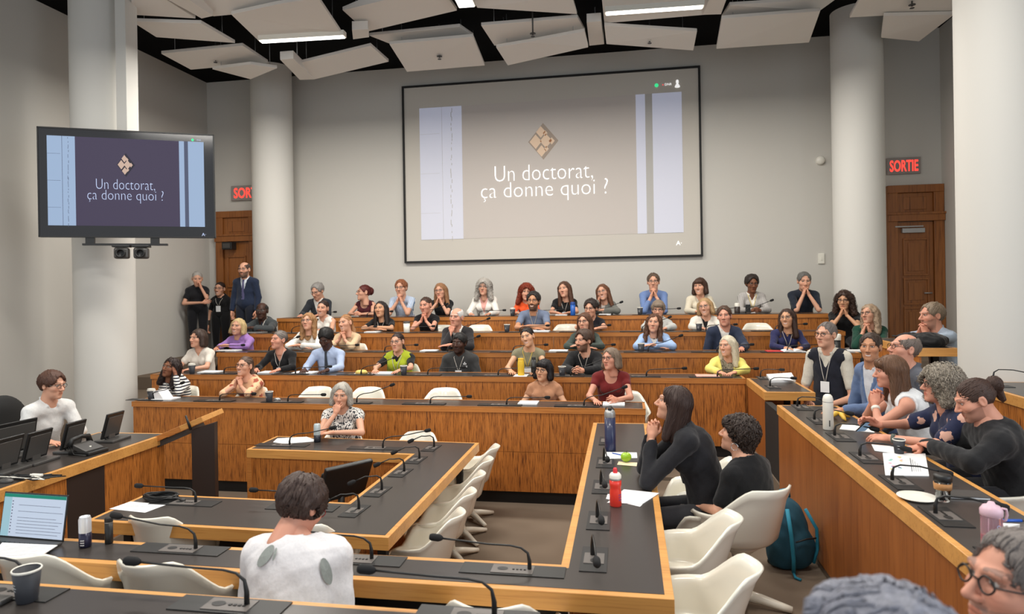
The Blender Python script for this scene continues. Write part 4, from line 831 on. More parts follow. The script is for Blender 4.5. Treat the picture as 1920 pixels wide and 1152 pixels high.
    R(2, 578, 585, 622, 'woman with long wavy fair hair and glasses in a white blazer', h=(4, 10, -3), hair=('wavy', (170, 128, 86), .002), top=[shirt((226, 220, 208), 0, 'v', 'spots', (170, 160, 150)), blazer(WHT)], arms=('folded', 'folded'), glasses=GM, nstr=180)
    R(2, 648, 589, 624, 'woman with fair tied-back hair in a beige jacket, hands under her chin', h=(-14, 4, -8), hair=('pony', (168, 122, 82), .0), top=[shirt((216, 186, 150), 1.4, 'v', nm='jacket')], arms=('chin', 'chin'), lean=.17, smile=True)
    R(2, 856, 579, 612, 'old man with white hair in a dark suit, hand at his chin', h=(-12, 2, 4), fem=False, skin='pink', hair=('bald', (226, 222, 214), .0), top=[shirt(WHT, 1.5, 'collar'), blazer((44, 42, 44))], arms=('fist', 'folded'), brow=(.5, .48, .45))
    R(2, 1096, 585, 624, 'woman with long brown hair and glasses in a dark grey-green sweater', h=(-16, 4, -4), hair=('long', (94, 62, 44), .004), top=[shirt((66, 76, 70), 1.85, 'crew', nm='sweater')], arms=('folded', 'folded'), glasses=GB)
    R(2, 1226, 588, 624, 'woman with wavy brown hair in a light blue cardigan, arms folded', h=(-8, 6, 4), hair=('wavy', (96, 64, 46), -.004), top=[shirt(WHT, 0, 'v'), ('cardigan', W_((160, 186, 226)), 1.88, 'v', {'zv': -.02})], arms=('folded', 'folded'))
    R(2, 1358, 573, 613, 'man with short brown hair in a navy blazer and open white shirt', h=(-14, 2, -4), fem=False, hair=('short', (78, 56, 42), .002), skin='pink', top=[shirt(WHT, 1.5, 'collar', zv=.1), blazer((44, 52, 72))], arms=('lap', 'flatout'), lean=.06)
    R(2, 1476, 578, 616, 'smiling woman with long dark hair and glasses in a navy blouse with lanyard', h=(-28, 4, -4), hair=('long', (62, 42, 34), -.004), top=[shirt((44, 46, 84), 1.88, 'v', nm='blouse')], arms=('table', 'table'), glasses=GM, smile=True, lanyard=LAN, skin='olive')
    R(2, 1630, 571, 608, 'woman with long ash blond hair and glasses in a green jacket, hands clasped', h=(-30, 6, -6), yaw=-20, hair=('wavy', (166, 142, 118), .0), top=[shirt((24, 66, 52), 1.7, 'v', nm='jacket')], arms=('chin', 'chin'), glasses=GB, lean=.16, dy=.1)
    person('man with short greying hair in a pale blue polo, fingers laced at his chin', pX(1747, 592, 3.42), yaw=-62, zf=RF[2], h=(-16, -2, 0), fem=False, skin='pink', hair=('short', (134, 118, 100), .002), beard='stubble', hs=1.2, zt=RZ[3]-RF[2], top=[shirt((176, 192, 212), .6, 'collar')], arms=('mouth', 'mouth'), lean=.17, wd=1.12)
    # second back tier
    R(1, 371, 614, 655, 'woman with dark shoulder-length hair in a white knit v-neck top', h=(-12, 2, 4), hair=('bob', (66, 50, 42), .002), top=[shirt((226, 218, 206), .6, 'v')], arms=('table', 'table'))
    R(1, 523, 619, 656, 'person with short swept-back grey hair in a black v-neck blouse and lanyard', h=(-20, 6, 4), hair=('back', (118, 110, 104), .002), skin='pink', top=[shirt(BLK, 1.85, 'v', zv=.0)], arms=('flatout', 'flatout'), lanyard=LAN, wd=1.02)
    R(1, 611, 614, 655, 'dark-skinned man in a light blue shirt and dark tie, looking down', h=(4, -26, 2), fem=False, skin='dark', hair=('afro', (20, 18, 18), .006), top=[shirt((176, 192, 222), 1.85, 'collar')], arms=('flatout', 'flatout'), tie=W_((60, 64, 72)), wd=1.15)
    R(1, 745, 623, 661, 'woman in a lime green knit vest over a black t-shirt, hair tied back', h=(-4, 2, -4), hair=('pony', (52, 38, 34), .0), top=[shirt(BLK, .62, 'crew', g=.010), ('vest', W_((166, 178, 44)), 0, 'v', {'g': .02, 'zv': .02})], arms=('flatout', 'flatout'), lanyard=LAN, badge=-.1, lean=.04, wd=1.08, glasses=GM)
    def hood_logo(c):
        m = MB(); 
        for (x0, z0, s) in ((.085, .012, .016), (.07, -.004, .013), (.1, -.004, .013), (.085, -.008, .012)):
            z = c['ch'][2]+z0+.02; y = c['front'](x0, z, .005); m.add([(x0, y, z+s), (x0-s*.6, y, z), (x0, y, z-s), (x0+s*.6, y, z)], [(0, 1, 2, 3)])
        for i in range(2): z = c['ch'][2]-.012-i*.012; y = c['front'](.085, z, .006); m.box((.05, y, z-.003), (.12, y+.002, z+.003))
        m.build('logo', M_paper, c['t'])
    R(1, 861, 624, 663, 'dark-skinned man in a charcoal hoodie with white logo, lanyard and badge', h=(-8, 0, 4), fem=False, skin='dark', hair=('afro', (22, 20, 20), .0), beard='stubble', top=[shirt((58, 58, 58), 1.88, 'hood', nm='hoodie', g=.02)], arms=('lap', 'lap'), lanyard=LAN, lean=.03, wd=1.15, extra=hood_logo)
    R(1, 989, 613, 652, 'smiling woman with tied-back dark hair in a sage green sleeveless top', h=(-10, 2, -14), hair=('back', (40, 32, 30), .002), skin='asian', top=[shirt((134, 130, 106), .12, 'crew')], arms=('flatout', 'flatout'), lanyard=LANY, lean=.08, smile=True, wd=1.02)
    R(1, 1094, 619, 659, 'young man with brown hair and short beard in a black jacket', h=(-26, 0, -2), yaw=-10, fem=False, hair=('short', (72, 52, 40), .012), beard='full', top=[shirt((30, 30, 32), 1.0, 'v'), ('jacket', W_((34, 34, 36)), 1.85, 'v', {'zv': -.05, 'collar': 1})], arms=('clasp', 'clasp'), lanyard=LAN)
    R(1, 1364, 628, 670, 'woman with very long white-blond hair in a yellow cardigan', h=(-30, 2, -4), yaw=-10, hair=('long', (214, 200, 176), .0), top=[shirt((150, 140, 120), 0, 'v', 'marks', (90, 84, 70)), ('cardigan', W_((236, 224, 120)), 1.85, 'open', {})], arms=('table', 'table'), smile=True)
    # lowest back tier
    R(0, 321, 666, 712, 'woman with long dark braids in a striped top, one hand on her head', h=(-4, 8, 14), skin='brown', hair=('long', (44, 30, 26), -.004), nstr=220, sfx=.006, curl=.003, top=[shirt((236, 232, 224), 1.8, 'v', 'hstripe', (44, 46, 58), zv=.0)], arms=('lap', 'crown'), lanyard=LAN, smile=False)
    R(0, 459, 668, 706, 'smiling woman with glasses and tied-back hair in a peach floral blouse, palms together', h=(-6, 8, 2), hair=('pony', (96, 76, 64), .0), top=[shirt((238, 190, 150), 1.0, 'v', 'flower', (168, 88, 70), nm='blouse', zv=.1)], arms=('chin', 'chin'), glasses=GT, smile=True, lean=.14)
    R(0, 1019, 672, 717, 'woman with a black bob and glasses in a tan pleated blouse', h=(-18, 2, 4), hair=('bobf', (28, 24, 26), .004), skin='asian', top=[shirt((184, 134, 102), .35, 'crew', nm='blouse', wr=1.8)], arms=('lap', 'lap'), glasses=GB, lean=.02)
    R(0, 1145, 651, 695, 'woman with a grey-brown bob and glasses in a dark red top', h=(-32, 4, -4), hair=('bob', (126, 108, 92), .0), skin='pink', top=[shirt((112, 34, 34), .3, 'scoop'), ], arms=('flatout', 'clasp'), glasses=GB, lean=.1, wd=1.02)
    # standing by the left door
    zs = RF[4]
    person('woman with grey pinned-up hair in a black button dress, standing with hand to mouth', pX(370, 523, -8.12), yaw=38, zf=zs, h=(0, -12, 0), hair=('updo', (170, 166, 160), .0), stand=True, hs=1.14, lean=.04, zt=1.12, ty=-.08, top=[('dress', W_((30, 30, 34)), .5, 'collar', {'hem': -.35, 'g': .018})], arms=('crossed', ((.15, -.2, 1.12), (.05, -.19, 1.33), (-.2, .1, 1), (-1, .4, 0), 'fist')), trousers=(30, 30, 34), res=.015)
    person('woman with dark hair, glasses and lanyard in black, standing against the left door', pY(412, 542, 12.02), yaw=10, zf=zs, h=(0, 0, 4), hair=('back', (52, 38, 32), .0), stand=True, hs=1.14, lean=.02, top=[shirt(BLK, .55)], arms=('hang', 'hang'), glasses=GB, lanyard=LAN, smile=True, trousers=(24, 24, 26), res=.015)
    person('balding bearded man with glasses standing in a navy suit and tie', pY(458, 506, 11.05), yaw=2, zf=zs, h=(4, 0, 0), fem=False, hair=('bald', (70, 54, 46), .0), beard='full', stand=True, hs=1.14, lean=.02, top=[shirt((214, 222, 232), 1.5, 'collar'), blazer((36, 46, 68), hem=-.12)], arms=('hang', 'hang'), glasses=GB, tie=W_((86, 84, 120)), trousers=(32, 36, 48), res=.015, wd=1.12)
# ---------------------------------------------------------------- people round the inner and outer desks
if 1:
    HI = dict(res=.0095, hres=.0033)
    person('woman with grey hair in a black and white sleeveless blouse, hand over her mouth', pY(640, 741, 6.80), yaw=10, zf=0, h=(2, -4, 2), hair=('bob', (176, 170, 160), .0), zt=ZI, top=[shirt((226, 222, 216), .2, 'crew', 'marks', (52, 54, 60), nm='blouse')], arms=('cover', 'folded'), hs=1.06, wd=1.1, res=.011, hres=.004, nstr=200)
    person('young technician with brown hair, glasses and white shirt behind small monitors', pX(99, 722, -5.25), yaw=74, zf=F1, h=(14, -8, 0), fem=False, hair=('short', (84, 56, 44), .012), top=[shirt((226, 226, 224), 1.6, 'collar')], arms=('flatout', 'clasp'), glasses=GM, res=.011, hres=.0036, lean=.2, zt=.74, ty=-.24, nstr=220, beard=None, hs=1.0)
    person('woman with long dark hair in a black blazer, chin on clasped hands', pX(1262, 757, .30), yaw=-88, zf=F1, h=(-6, 12, 0), hair=('long', (58, 40, 34), .006), top=[shirt((40, 40, 42), .5, 'crew'), blazer((36, 36, 40))], arms=('chin', 'chin'), lean=.2, ty=-.3, nstr=420, sfx=.003, trousers=(52, 52, 56), **HI)
    def hoop(c):
        m = MB()
        p = c['H']+c['Hm'] @ np.array([.088, .012, -.045]); m.tube([tuple(p+c['Hm'] @ np.array([0, .022*math.sin(a), -.022+.022*math.cos(a)])) for a in np.linspace(0, 2*PI, 17)], .0022, 6, caps=False); m.build('hoop_earring', M_chrome, c['t'])
    person('person with short dark curly hair and hoop earring in a black t-shirt, seen from behind', pX(1384, 815, .70), yaw=-130, zf=F1, h=(16, 10, -4), hair=('curlys', (62, 50, 44), .004), top=[shirt((22, 22, 24), .72, 'crew', nr=.074)], arms=('lap', 'lap'), lean=.03, nstr=700, sfx=.0045, curl=.005, trousers=(66, 64, 62), extra=hoop, wd=1.12, **HI)
    def leaves(c):
        t = c['t']
        body = [o for o in t.children if o.name.startswith('blouse')][0]
        from mathutils.bvhtree import BVHTree
        me = body.data; bv = BVHTree.FromPolygons([v.co[:] for v in me.vertices], [p.vertices[:] for p in me.polygons])
        Mi = (Matrix.Translation(t.location) @ t.rotation_euler.to_matrix().to_4x4()).inverted(); o_ = Mi @ Vector(CAM)
        for x, y, a, L, wv in ((498, 1043, .62, 50, 9), (515, 1040, .3, 26, 2.5), (612, 1072, -.25, 52, 10)):
            m = MB(); pts = []
            for k in range(16):
                an = 2*PI*k/16; u, v = wv*math.cos(an), L/2*math.sin(an); d_ = (Mi.to_3x3() @ Vector(ray(x+u*math.cos(a)-v*math.sin(a)*-1, y+u*math.sin(a)*1-v*math.cos(a)))).normalized()
                h = bv.ray_cast(o_, d_); pts.append(tuple((h[0] if h[0] else o_+d_*2.7)-d_*.010))
            d_ = (Mi.to_3x3() @ Vector(ray(x, y))).normalized(); h = bv.ray_cast(o_, d_); pts.append(tuple((h[0] if h[0] else o_+d_*2.7)-d_*.012)); m.add(pts, [(16, k, (k+1) % 16) for k in range(16)]).build('leaf_print', W_((150, 156, 152)), t)
        n = c['N']; q = [(.07*math.cos(a), n[1]+.01+.07*math.sin(a), n[2]+.012+.0*a-.02*abs(math.sin(a))) for a in np.linspace(-.3, PI+.3, 20)]; MB().tube(q, .0028, 6).build('necklace', M_white, t)
    person('woman with short dark hair in a white blouse with grey leaves, back to the viewer', pY(566, 950, 2.74), yaw=186, zf=F1, h=(-22, -34, 0), hair=('crop', (72, 56, 50), .008), top=[shirt((232, 230, 232), .95, 'crew', nm='blouse', nr=.088, g=.022, wr=1.1)], arms=(((-.2, -.06, .72), (-.1, -.27, .78), (.5, -1, 0), (0, 0, -1), 'curl'), ((.2, -.06, .72), (.1, -.27, .78), (-.5, -1, 0), (0, 0, -1), 'curl')), lean=.15, nstr=1300, sfx=.005, glasses=mat('red_glasses', srgb(150, 30, 40), .3), extra=leaves, nkz=-.125, wd=1.1, hs=1.0, skin='pink', **HI)
    # the right-hand desk
    person('man with short greying hair, glasses, navy knit vest and pale polo with lanyard', pd(1549, 628, 7.0), yaw=-38, zf=F2, h=(-10, 2, 0), fem=False, hair=('short', (110, 102, 98), -.004), skin='fair', top=[shirt((206, 200, 186), .72, 'collar'), ('vest', W_((34, 36, 46)), 0, 'v', {'g': .02, 'zv': .02})], arms=('lap', 'lap'), lanyard=LAN, badge=-.12, glasses=GB, lean=.05, wd=1.1, hs=1.1, res=.011, hres=.004)
    person('smiling man with dark hair in a blue blazer and open pale shirt', pd(1632, 651, 5.85), yaw=-70, zf=F2, h=(40, 0, 0), fem=False, hair=('short', (58, 44, 36), .0), skin='tan', top=[shirt((206, 208, 214), 1.6, 'collar'), blazer((96, 116, 152))], arms=('lap', 'flatout'), smile=True, lean=.04, res=.011, hres=.004, hs=1.0)
    person('balding man with dark-rimmed glasses looking up, behind the brown-haired woman', pd(1695, 655, 5.3), yaw=-80, zf=F2, h=(0, 12, 0), fem=False, hair=('bald', (112, 100, 92), .0), skin='pink', top=[shirt((92, 96, 106), 1.6, 'collar')], arms=('lap', 'lap'), glasses=GT, lean=.05, res=.011, hres=.004)
    def watch(sg, m):
        def ex(c):
            E, W = c['ap'][sg][:2]; d = (W-E)/np.linalg.norm(W-E); p = W-d*.03; b = MB(); b.tube([tuple(p-d*.011), tuple(p+d*.011)], .031, 16); b.build('watch_strap', m, c['t'])
        return ex
    person('woman with long brown hair, white sleeveless top and white watch, chin on hands', pX(1668, 697, 1.98), yaw=-95, zf=F2, h=(2, -4, 0), hair=('longf', (104, 74, 54), .006), skin='pink', top=[shirt((226, 228, 230), 0, 'crew', nm='tank_top')], arms=('chin', 'chin'), lean=.19, ty=-.22, nstr=500, sfx=.003, wd=1.08, extra=watch(1, M_white), **HI)
    def phone(c):
        E, W = c['ap'][1][:2]; t = c['t']
    person('woman with curly grey hair and glasses in a navy floral blouse, holding a phone', pX(1762, 722, 2.08), yaw=-92, zf=F2, h=(4, 2, 0), hair=('curly', (150, 140, 126), .0), skin='pink', top=[shirt((38, 44, 72), .7, 'v', 'flower', (214, 168, 150), nm='blouse', g=.02)], arms=(((-.22, -.30, .84), (-.09, -.52, .86), (-.1, -1, .35), (.6, 0, -.5), 'curl'), ((.22, -.26, .80), (.06, -.50, .80), (-.3, -1, .0), (-.3, 0, -1), 'curl')), lean=.16, ty=-.22, nstr=1100, sfx=.0034, curl=.008, glasses=GB, wd=1.12, extra=watch(1, W_((90, 96, 90))), **HI)
    person('young man with a brown hair bun and moustache in a black fleece, looking down', pX(1828, 750, 2.10), yaw=-96, zf=F2, h=(2, -22, 0), fem=False, hair=('bun', (70, 50, 42), .0), skin='pink', beard='stubble', top=[shirt((32, 32, 34), 1.9, 'high', nm='fleece', g=.024, wr=1.4)], arms=('flatout', 'folded'), lean=.17, ty=-.24, nstr=700, sfx=.003, wd=1.08, **HI)
    person('man with grey hair and dark glasses in profile, cut by the lower right corner', pd(1912, 1100, 1.5), yaw=-78, zf=F2, h=(0, 8, 0), fem=False, hair=('short', (120, 112, 108), .0), skin='pink', beard='stubble', top=[shirt((70, 74, 84), 1.6, 'collar')], arms=('lap', 'lap'), glasses=GB, lean=.03, nstr=420, sfx=.0025, res=.013, hres=.003)
    person('person with streaked blue-grey hair at the bottom edge, only the head top showing', pd(1660, 1264, .95), yaw=-150, zf=F2, h=(0, 0, 0), fem=True, hair=('pixie', (132, 134, 146), .006), top=[shirt((60, 66, 84), 1.6, 'crew')], arms=('lap', 'lap'), lean=.02, nstr=900, sfx=.003, res=.014, hres=.004)
# ---------------------------------------------------------------- chairs
def chair_proto():
    t = thing('shell_chair', (0, 0, 0), '', 'chair'); nph, nt = 56, 16; vs = []; fs = []
    sm = lambda a, b, x: (lambda q: q*q*(3-2*q))(min(1, max(0, (x-a)/(b-a))))
    for i in range(nph):
        ph = -PI+2*PI*i/nph; a = abs(ph)                       # 0 = back (+Y), pi = front
        zr = .80-.185*sm(.62, 1.4, a)-.02*sm(1.25, 2.1, a)-.145*sm(2.05, 2.5, a)
        R = (.245+.03*sm(.4, 1.3, a))
        for j in range(nt):
            u = j/(nt-1)
            if u < .5: q = u/.5; r = R*.86*q; z = .43-.035*(1-q*q)+.0*q; 
            else: q = (u-.5)/.5; r = R*(.86+.14*q+.0*q); z = .43+(zr-.43)*q**1.15
            back = max(0, math.cos(ph)); y = r*math.cos(ph)*1.0+(.09*((z-.43)/.37)**1.2*back if z > .43 else 0)-.01
            x = r*math.sin(ph)*(1-.12*back*max(0, (z-.6)/.2)*1.0)
            if j == nt-1: x *= 1.05; y += .012*math.cos(ph)
            vs.append((x, y, z))
    fs = [(i*nt+j, ((i+1) % nph)*nt+j, ((i+1) % nph)*nt+j+1, i*nt+j+1) for i in range(nph) for j in range(nt-1)]
    o = npmesh('shell', vs, fs, M_chair, t); sd = o.modifiers.new('thickness', 'SOLIDIFY'); sd.thickness = .014; sd.offset = 1
    MB().lathe([(.0, .405), (.15, .405), (.10, .37), (.055, .33), (.036, .25), (.034, .13), (.05, .075), (.05, .05), (0, .05)], (0, 0, 0), 24).build('pedestal', M_chair, t)
    for k in range(4):
        an = PI/4+k*PI/2; d = Vector((math.cos(an), math.sin(an), 0)); MB().tube([tuple(d*.02+Vector((0, 0, .075))), tuple(d*.12+Vector((0, 0, .06))), tuple(d*.24+Vector((0, 0, .032))), tuple(d*.29+Vector((0, 0, .022)))], [.036, .03, .024, .02], 10).build('foot', M_chair, t)
    return t
CH0 = chair_proto(); CHN = [0]
def chair(x, y, z, rz, label, group=None, s=1.):
    t = CH0 if CHN[0] == 0 else copy_tree(CH0); CHN[0] += 1
    t.location = (x, y, z); t.rotation_euler = (0, 0, math.radians(rz)); t.scale = (s, s, s); t['label'] = label
    if group: t['group'] = group
    return t
g = 'cream shell chairs along the inner desk arm'
ya, ye = pz(939, 832, .8), pz(875, 955, .8)
for i, w_ in enumerate(('farthest from the viewer', 'second from the far end', 'third from the far end', 'fourth from the far end', 'nearest the viewer')):
    p = ya+(ye-ya)*i/4; chair(p[0]-.33, p[1], 0, -90, 'cream shell chair along the inner desk arm, '+w_, g, .96)
for px, lb in ((290, 'cream shell chair back at the inner desk, left of the white blouse woman'), (590, 'cream shell chair back behind the head of the white blouse woman')):
    p = pz(px, 990, .8); chair(p[0], SCI*4.24+.24, 0, 180, lb, 'cream chairs under the inner desk near side').scale = (1, 1, 1.12)
for px, lb in ((252, 'cream shell chair at the outer desk, directly behind the foreground microphone at left'), (920, 'cream shell chair at the outer desk, at the bottom centre of the view'), (12, 'cream shell chair at the outer desk by the laptop, cut by the left edge')):
    p = pY(px, 1090, 2.6); chair(p[0], 2.93 if px < 800 else 2.8, F1, 180, lb, 'cream chairs under the outer desk near side').scale = (.95, 1, 1.1 if px < 800 else 1.07)
p = pY(570, 1100, 2.62); chair(p[0], 2.62, F1, 184, 'cream shell chair under the woman in the white blouse')
chair(.50, pX(1262, 757, .30)[1], F1, -88, 'cream shell chair under the woman in the black blazer')
q = pX(1384, 815, .70); chair(q[0]+.0, q[1]-.02, F1, -146, 'cream shell chair under the person with curly hair and hoop earring', None, 1.05)
chair(.28, 3.84, F1, -95, 'cream shell chair at the arm desk, in front of the curly-haired person'); chair(.26, 3.2, F1, -97, 'cream shell chair at the arm desk nearest the viewer')
chair(.48, 5.02, F1, -90, 'cream shell chair at the arm desk between the blazer woman and the curly-haired person')
for px, k, lb in ((612, 0, 'empty cream chair on the lowest back tier, left of the other two empty ones'), (704, 0, 'empty cream chair on the lowest back tier, middle of the three empty ones'), (842, 0, 'empty cream chair on the lowest back tier, nearest the tan blouse woman'), (1414, 3, 'empty cream chair on the fourth back tier, right of the smiling man in navy'), (906, 3, 'empty cream chair on the fourth back tier, right of the old man'), (1066, 3, 'empty cream chair on the fourth back tier, left of the long-haired glasses woman'), (836, 3, 'cream chair edge on the fourth back tier, beside the palms-together woman')):
    p = pY(px, 640, RY[k]+1.0); chair(p[0], RY[k]+.52, RF[k], 0, lb, 'empty cream chairs on the back tiers', 1.02)
for (lab, X, k) in (('cream chair behind the woman with braids and striped top', 350, 0), ('cream chair behind the smiling woman in the peach floral blouse', 478, 0), ('cream chair behind the woman in the dark red top', 1172, 0), ('cream chair behind the lime green vest woman', 762, 1), ('cream chair behind the beige jacket woman with hands under her chin', 668, 2)):
    p = pY(X, 700, RY[k]+.8); chair(p[0], RY[k]+.56, RF[k], 0, lab, 'cream chairs behind seated people')
p = pY(640, 780, 6.98); chair(p[0], 6.90, 0, 10, 'cream chair under the grey-haired woman at the inner desk'); p = pY(776, 815, 6.9); chair(p[0], 6.86, 0, 0, 'empty cream chair at the far side of the inner desk')
for Y, lb in ((3.55, 'cream chair under the man with the hair bun'), (4.92, 'cream chair under the brown-haired woman with white watch')): chair(2.18, pX(1828, 750, 2.1)[1] if Y < 4 else pX(1668, 697, 1.98)[1], F2, -92, lb, 'cream chairs at the right desk')
# technician's office chair
p = pX(30, 800, -5.65); t = thing('office_chair', (p[0], p[1], F1), 'black office chair with a tall back behind the technician desk', 'chair', None, math.radians(70))
MB().box((-.24, -.24, .42), (.24, .22, .5)).build('seat', M_blackm, t, .03); v, f = snets(lambda P: smax(ell(P, (0, .27, .78), (.25, .06, .36)), -ell(P, (0, -.1, .8), (.5, .33, .6)), .03), (-.3, .1, .35), (.3, .4, 1.2), .02); npmesh('backrest', v, f, M_blackm, t)
MB().tube([(0, 0, .42), (0, 0, .1)], .03, 10).build('gas_column', M_black, t)
for k in range(5): MB().tube([(0, 0, .1), (.28*math.cos(k*1.257), .28*math.sin(k*1.257), .03)], .025, 8).build('foot', M_black, t)
# ---------------------------------------------------------------- microphones
M_ctl = mat('microphone_panel', srgb(104, 98, 94), .4); M_foam = mat('microphone_foam', (.008, .008, .009), .9)
MICP = {}
def mic(p, dirv, ln, rise, plate, poff, label, group, s=1.):
    """gooseneck microphone on a table plate; plate = (length, width, angle)"""
    key = (dirv, ln, rise, plate, poff, s)
    if key in MICP: t = copy_tree(MICP[key])
    else:
        t = thing('gooseneck_microphone', p, label, 'microphone', group); MICP[key] = t
        L, Wd, an = plate; M = Matrix.Translation((poff[0], poff[1], 0)) @ Matrix.Rotation(an, 4, 'Z')
        MB().box((-L/2, -Wd/2, 0), (L/2, Wd/2, .006), M=M).build('base_plate', M_black, t); pl = min(L*.42, .2); c = MB(); c.box((-pl/2, -Wd*.38, .006), (pl/2, Wd*.38, .009), M=M); c.build('control_panel', M_ctl, t)
        k = MB()
        for i in range(4): k.box((-.0+i*.018, -.01, .009), (.011+i*.018, .0, .012), M=M)
        k.build('button', M_black, t); o = MB().lathe([(0, .0105), (.026, .0105)], (0, 0, 0), 16); o.v = [tuple(M @ Vector((x-pl*.24, y*.7, z))) for x, y, z in o.v]; o.build('speaker_grille', M_black, t)
        d = Vector(dirv).normalized(); pts = [Vector((0, 0, .005)), Vector((0, 0, rise*.45)), Vector((0, 0, rise*.8))+d*.008, Vector((0, 0, rise))+d*.04, Vector((0, 0, rise*1.06))+d*.09]
        z1 = rise*1.06+dirv[2]*ln; pts += [Vector((0, 0, rise*1.06+(z1-rise*1.06)*u))+d.xy.to_3d()*(.09+(ln-.09)*u) for u in (.33, .66, 1)]
        MB().tube([tuple(q) for q in pts], [.010*s, .009*s, .006*s, .0048*s, .0045*s, .0045*s, .0045*s, .0045*s], 8).build('gooseneck', M_black, t)
        e = pts[-1]; f = (pts[-1]-pts[-2]).normalized(); MB().tube([tuple(e), tuple(e+f*.008), tuple(e+f*.02), tuple(e+f*.055), tuple(e+f*.066), tuple(e+f*.068)], [.006*s, .012*s, .0165*s, .0165*s, .012*s, .002], 12).build('microphone_head', M_foam, t)
    t.location = tuple(p); t['label'] = label; t['group'] = group; return t
MX = [[283, 411, 539, 668, 806, 949, 1094], [420, 554, 677, 802, 934, 1070, 1212, 1345], [400, 505, 612, 722, 840, 963, 1088, 1216, 1345, 1477], [548, 655, 763, 868, 976, 1090, 1205, 1325, 1455], [585, 690, 795, 900, 1010, 1120, 1225, 1335, 1400]]
TN = ['lowest back counter', 'second back counter', 'third back counter', 'fourth back counter', 'topmost back counter']
for k, xs in enumerate(MX):
    for i, x in enumerate(xs):
        p = pY(x, 700, RY[k]+.11); up = .02 if (i+k) % 3 else .28
        mic((p[0], RY[k]+.11, RZ[k]), (1, .15 if k else -.05, up), .43 if k < 3 else .40, .085, (.5, .12, 0), (-.08, .02), 'black gooseneck microphone on the %s, %s from its left end' % (TN[k], ORD[i]), 'microphones on the back tiers', 1.1)
for i, (x, y) in enumerate(((543, 836), (718, 842))): mic(pz(x, y, ZI), (1, .1, .16), .42, .10, (.55, .12, 0), (-.08, .0), 'black gooseneck microphone on the far side of the inner desk, '+('nearer the can' if not i else 'by the corner'), 'microphones on the inner desk', 1.1)
for i, (x, y) in enumerate(((814, 840), (786.5, 862), (758, 886), (716, 921), (673, 957))): mic(pz(x, y, ZI), (-.9, -.45, -.2), .2, .13, (.26, .13, PI/2-.05), (-.02, -.03), 'black microphone on the inner desk arm, %s from the far corner' % ORD[i], 'microphones on the inner desk', 1.1)
for i, (x, y) in enumerate(((367, 944), (588, 953))): mic(pz(x, y, ZI), (-1, -.05, .02), .42, .105, (.52, .13, 0), (-.08, -.01), 'black gooseneck microphone on the inner desk near side, '+('beside the cable coil' if not i else 'half behind the dark-haired head'), 'microphones on the inner desk', 1.1)
for i, (x, y) in enumerate(((1136, 826), (1132.6, 866), (1127, 911), (1120, 973), (1111, 1044))): mic(pz(x, y, 1.05), (.12, -1, -.12), .26, .125, (.3, .13, PI/2), (.01, -.04), 'black microphone on the outer arm desk, %s from the far end' % ORD[i], 'microphones on the outer desk', 1.1)
for i, (x, y, w_) in enumerate(((367, 1032, 'in front of the black canister'), (697, 1051, 'right of the white blouse woman'), (993, 1071, 'by the inner corner'))): mic(pz(x, y, 1.05), (-1, -.04, .07 if i else .12), .42, .105, (.5, .12, 0), (-.08, -.01), 'black gooseneck microphone on the outer desk near side, '+w_, 'microphones on the outer desk', 1.05)
for i, (x, y, w_) in enumerate(((463, 1138, 'left of centre'), (927, 1158, 'at the bottom centre'), (48, 1112, 'behind the paper cup'))): mic(pz(x, y, 1.285), (-1, .0, .03), .42, .115, (.42, .11, 0), (-.06, -.01), 'black gooseneck microphone on the foreground desk, '+w_, 'microphones on the foreground desk')
p = pz(1450, 1195, 1.285); p = np.array([-.12-.14, 2.0, 1.285]); mic(p, (1, -.02, -.06), .0+.36, .105, (.2, .11, 0), (-.05, -.02), 'black gooseneck microphone on the foreground desk, at its right end', 'microphones on the foreground desk')
for i, (x, y) in enumerate(((1495, 764), (1527, 789), (1565, 819), (1612.5, 857.5), (1673, 903), (1754, 966), (1868, 1048))): mic(pz(x, y, 1.285), (.95, -.35, -.1), .22, .10, (.28, .13, PI/2), (.03, -.03), 'black microphone on the right desk, %s from the far end' % ORD[i], 'microphones on the right desk', 1.05)
for i, (x, y) in enumerate(((1426, 709), (1444, 726))): mic(pz(x, y, 1.287), (.95, -.3, .0), .2, .10, (.26, .12, PI/2), (.02, -.03), 'black microphone on the short side desk, '+('farther one' if not i else 'nearer one'), 'microphones on the side desk')
mic(pz(1862, 722, 1.484), (.9, -.5, -.12), .25, .14, (.28, .12, PI/2), (.03, -.03), 'black microphone on the raised desk behind the hair bun', 'microphones on the raised desk')
# ---------------------------------------------------------------- things on the desks
def cup(p, lb, lid=False, grp='dark paper cups', s=1.):
    t = thing('paper_cup', p, lb, 'cup', grp); t.scale = (s, s, s)
    MB().lathe([(0, .0), (.028, 0), (.030, .004), (.041, .105), (.039, .105), (.030, .01), (0, .008)], (0, 0, 0), 24).build('cup_body', mat('cup_charcoal', srgb(46, 48, 54), .55), t)
    if lid: MB().lathe([(0, .115), (.036, .115), (.038, .122), (.034, .122), (.043, .106), (.043, .100), (.0, .100)][::-1], (0, 0, 0), 24).build('lid', M_white, t)
    else: MB().lathe([(.0415, .100), (.0435, .104), (.0415, .108), (.0385, .106)], (0, 0, 0), 24).build('rim', M_white, t)
    l = MB(); 
    for k, (a0, w_, z) in enumerate(((-2.0, .5, .062), (-2.0, .62, .052), (-2.0, .4, .043))):
        for i in range(6):
            a, b = a0-w_/2+w_*i/6, a0-w_/2+w_*(i+.7)/6; r = .0292+.0112*(z/.105)+.0006; l.add([(r*math.cos(a), r*math.sin(a), z), (r*math.cos(b), r*math.sin(b), z), (r*math.cos(b), r*math.sin(b), z+.005), (r*math.cos(a), r*math.sin(a), z+.005)], [(0, 1, 2, 3)])
    l.build('printed_lettering', M_paper, t); return t
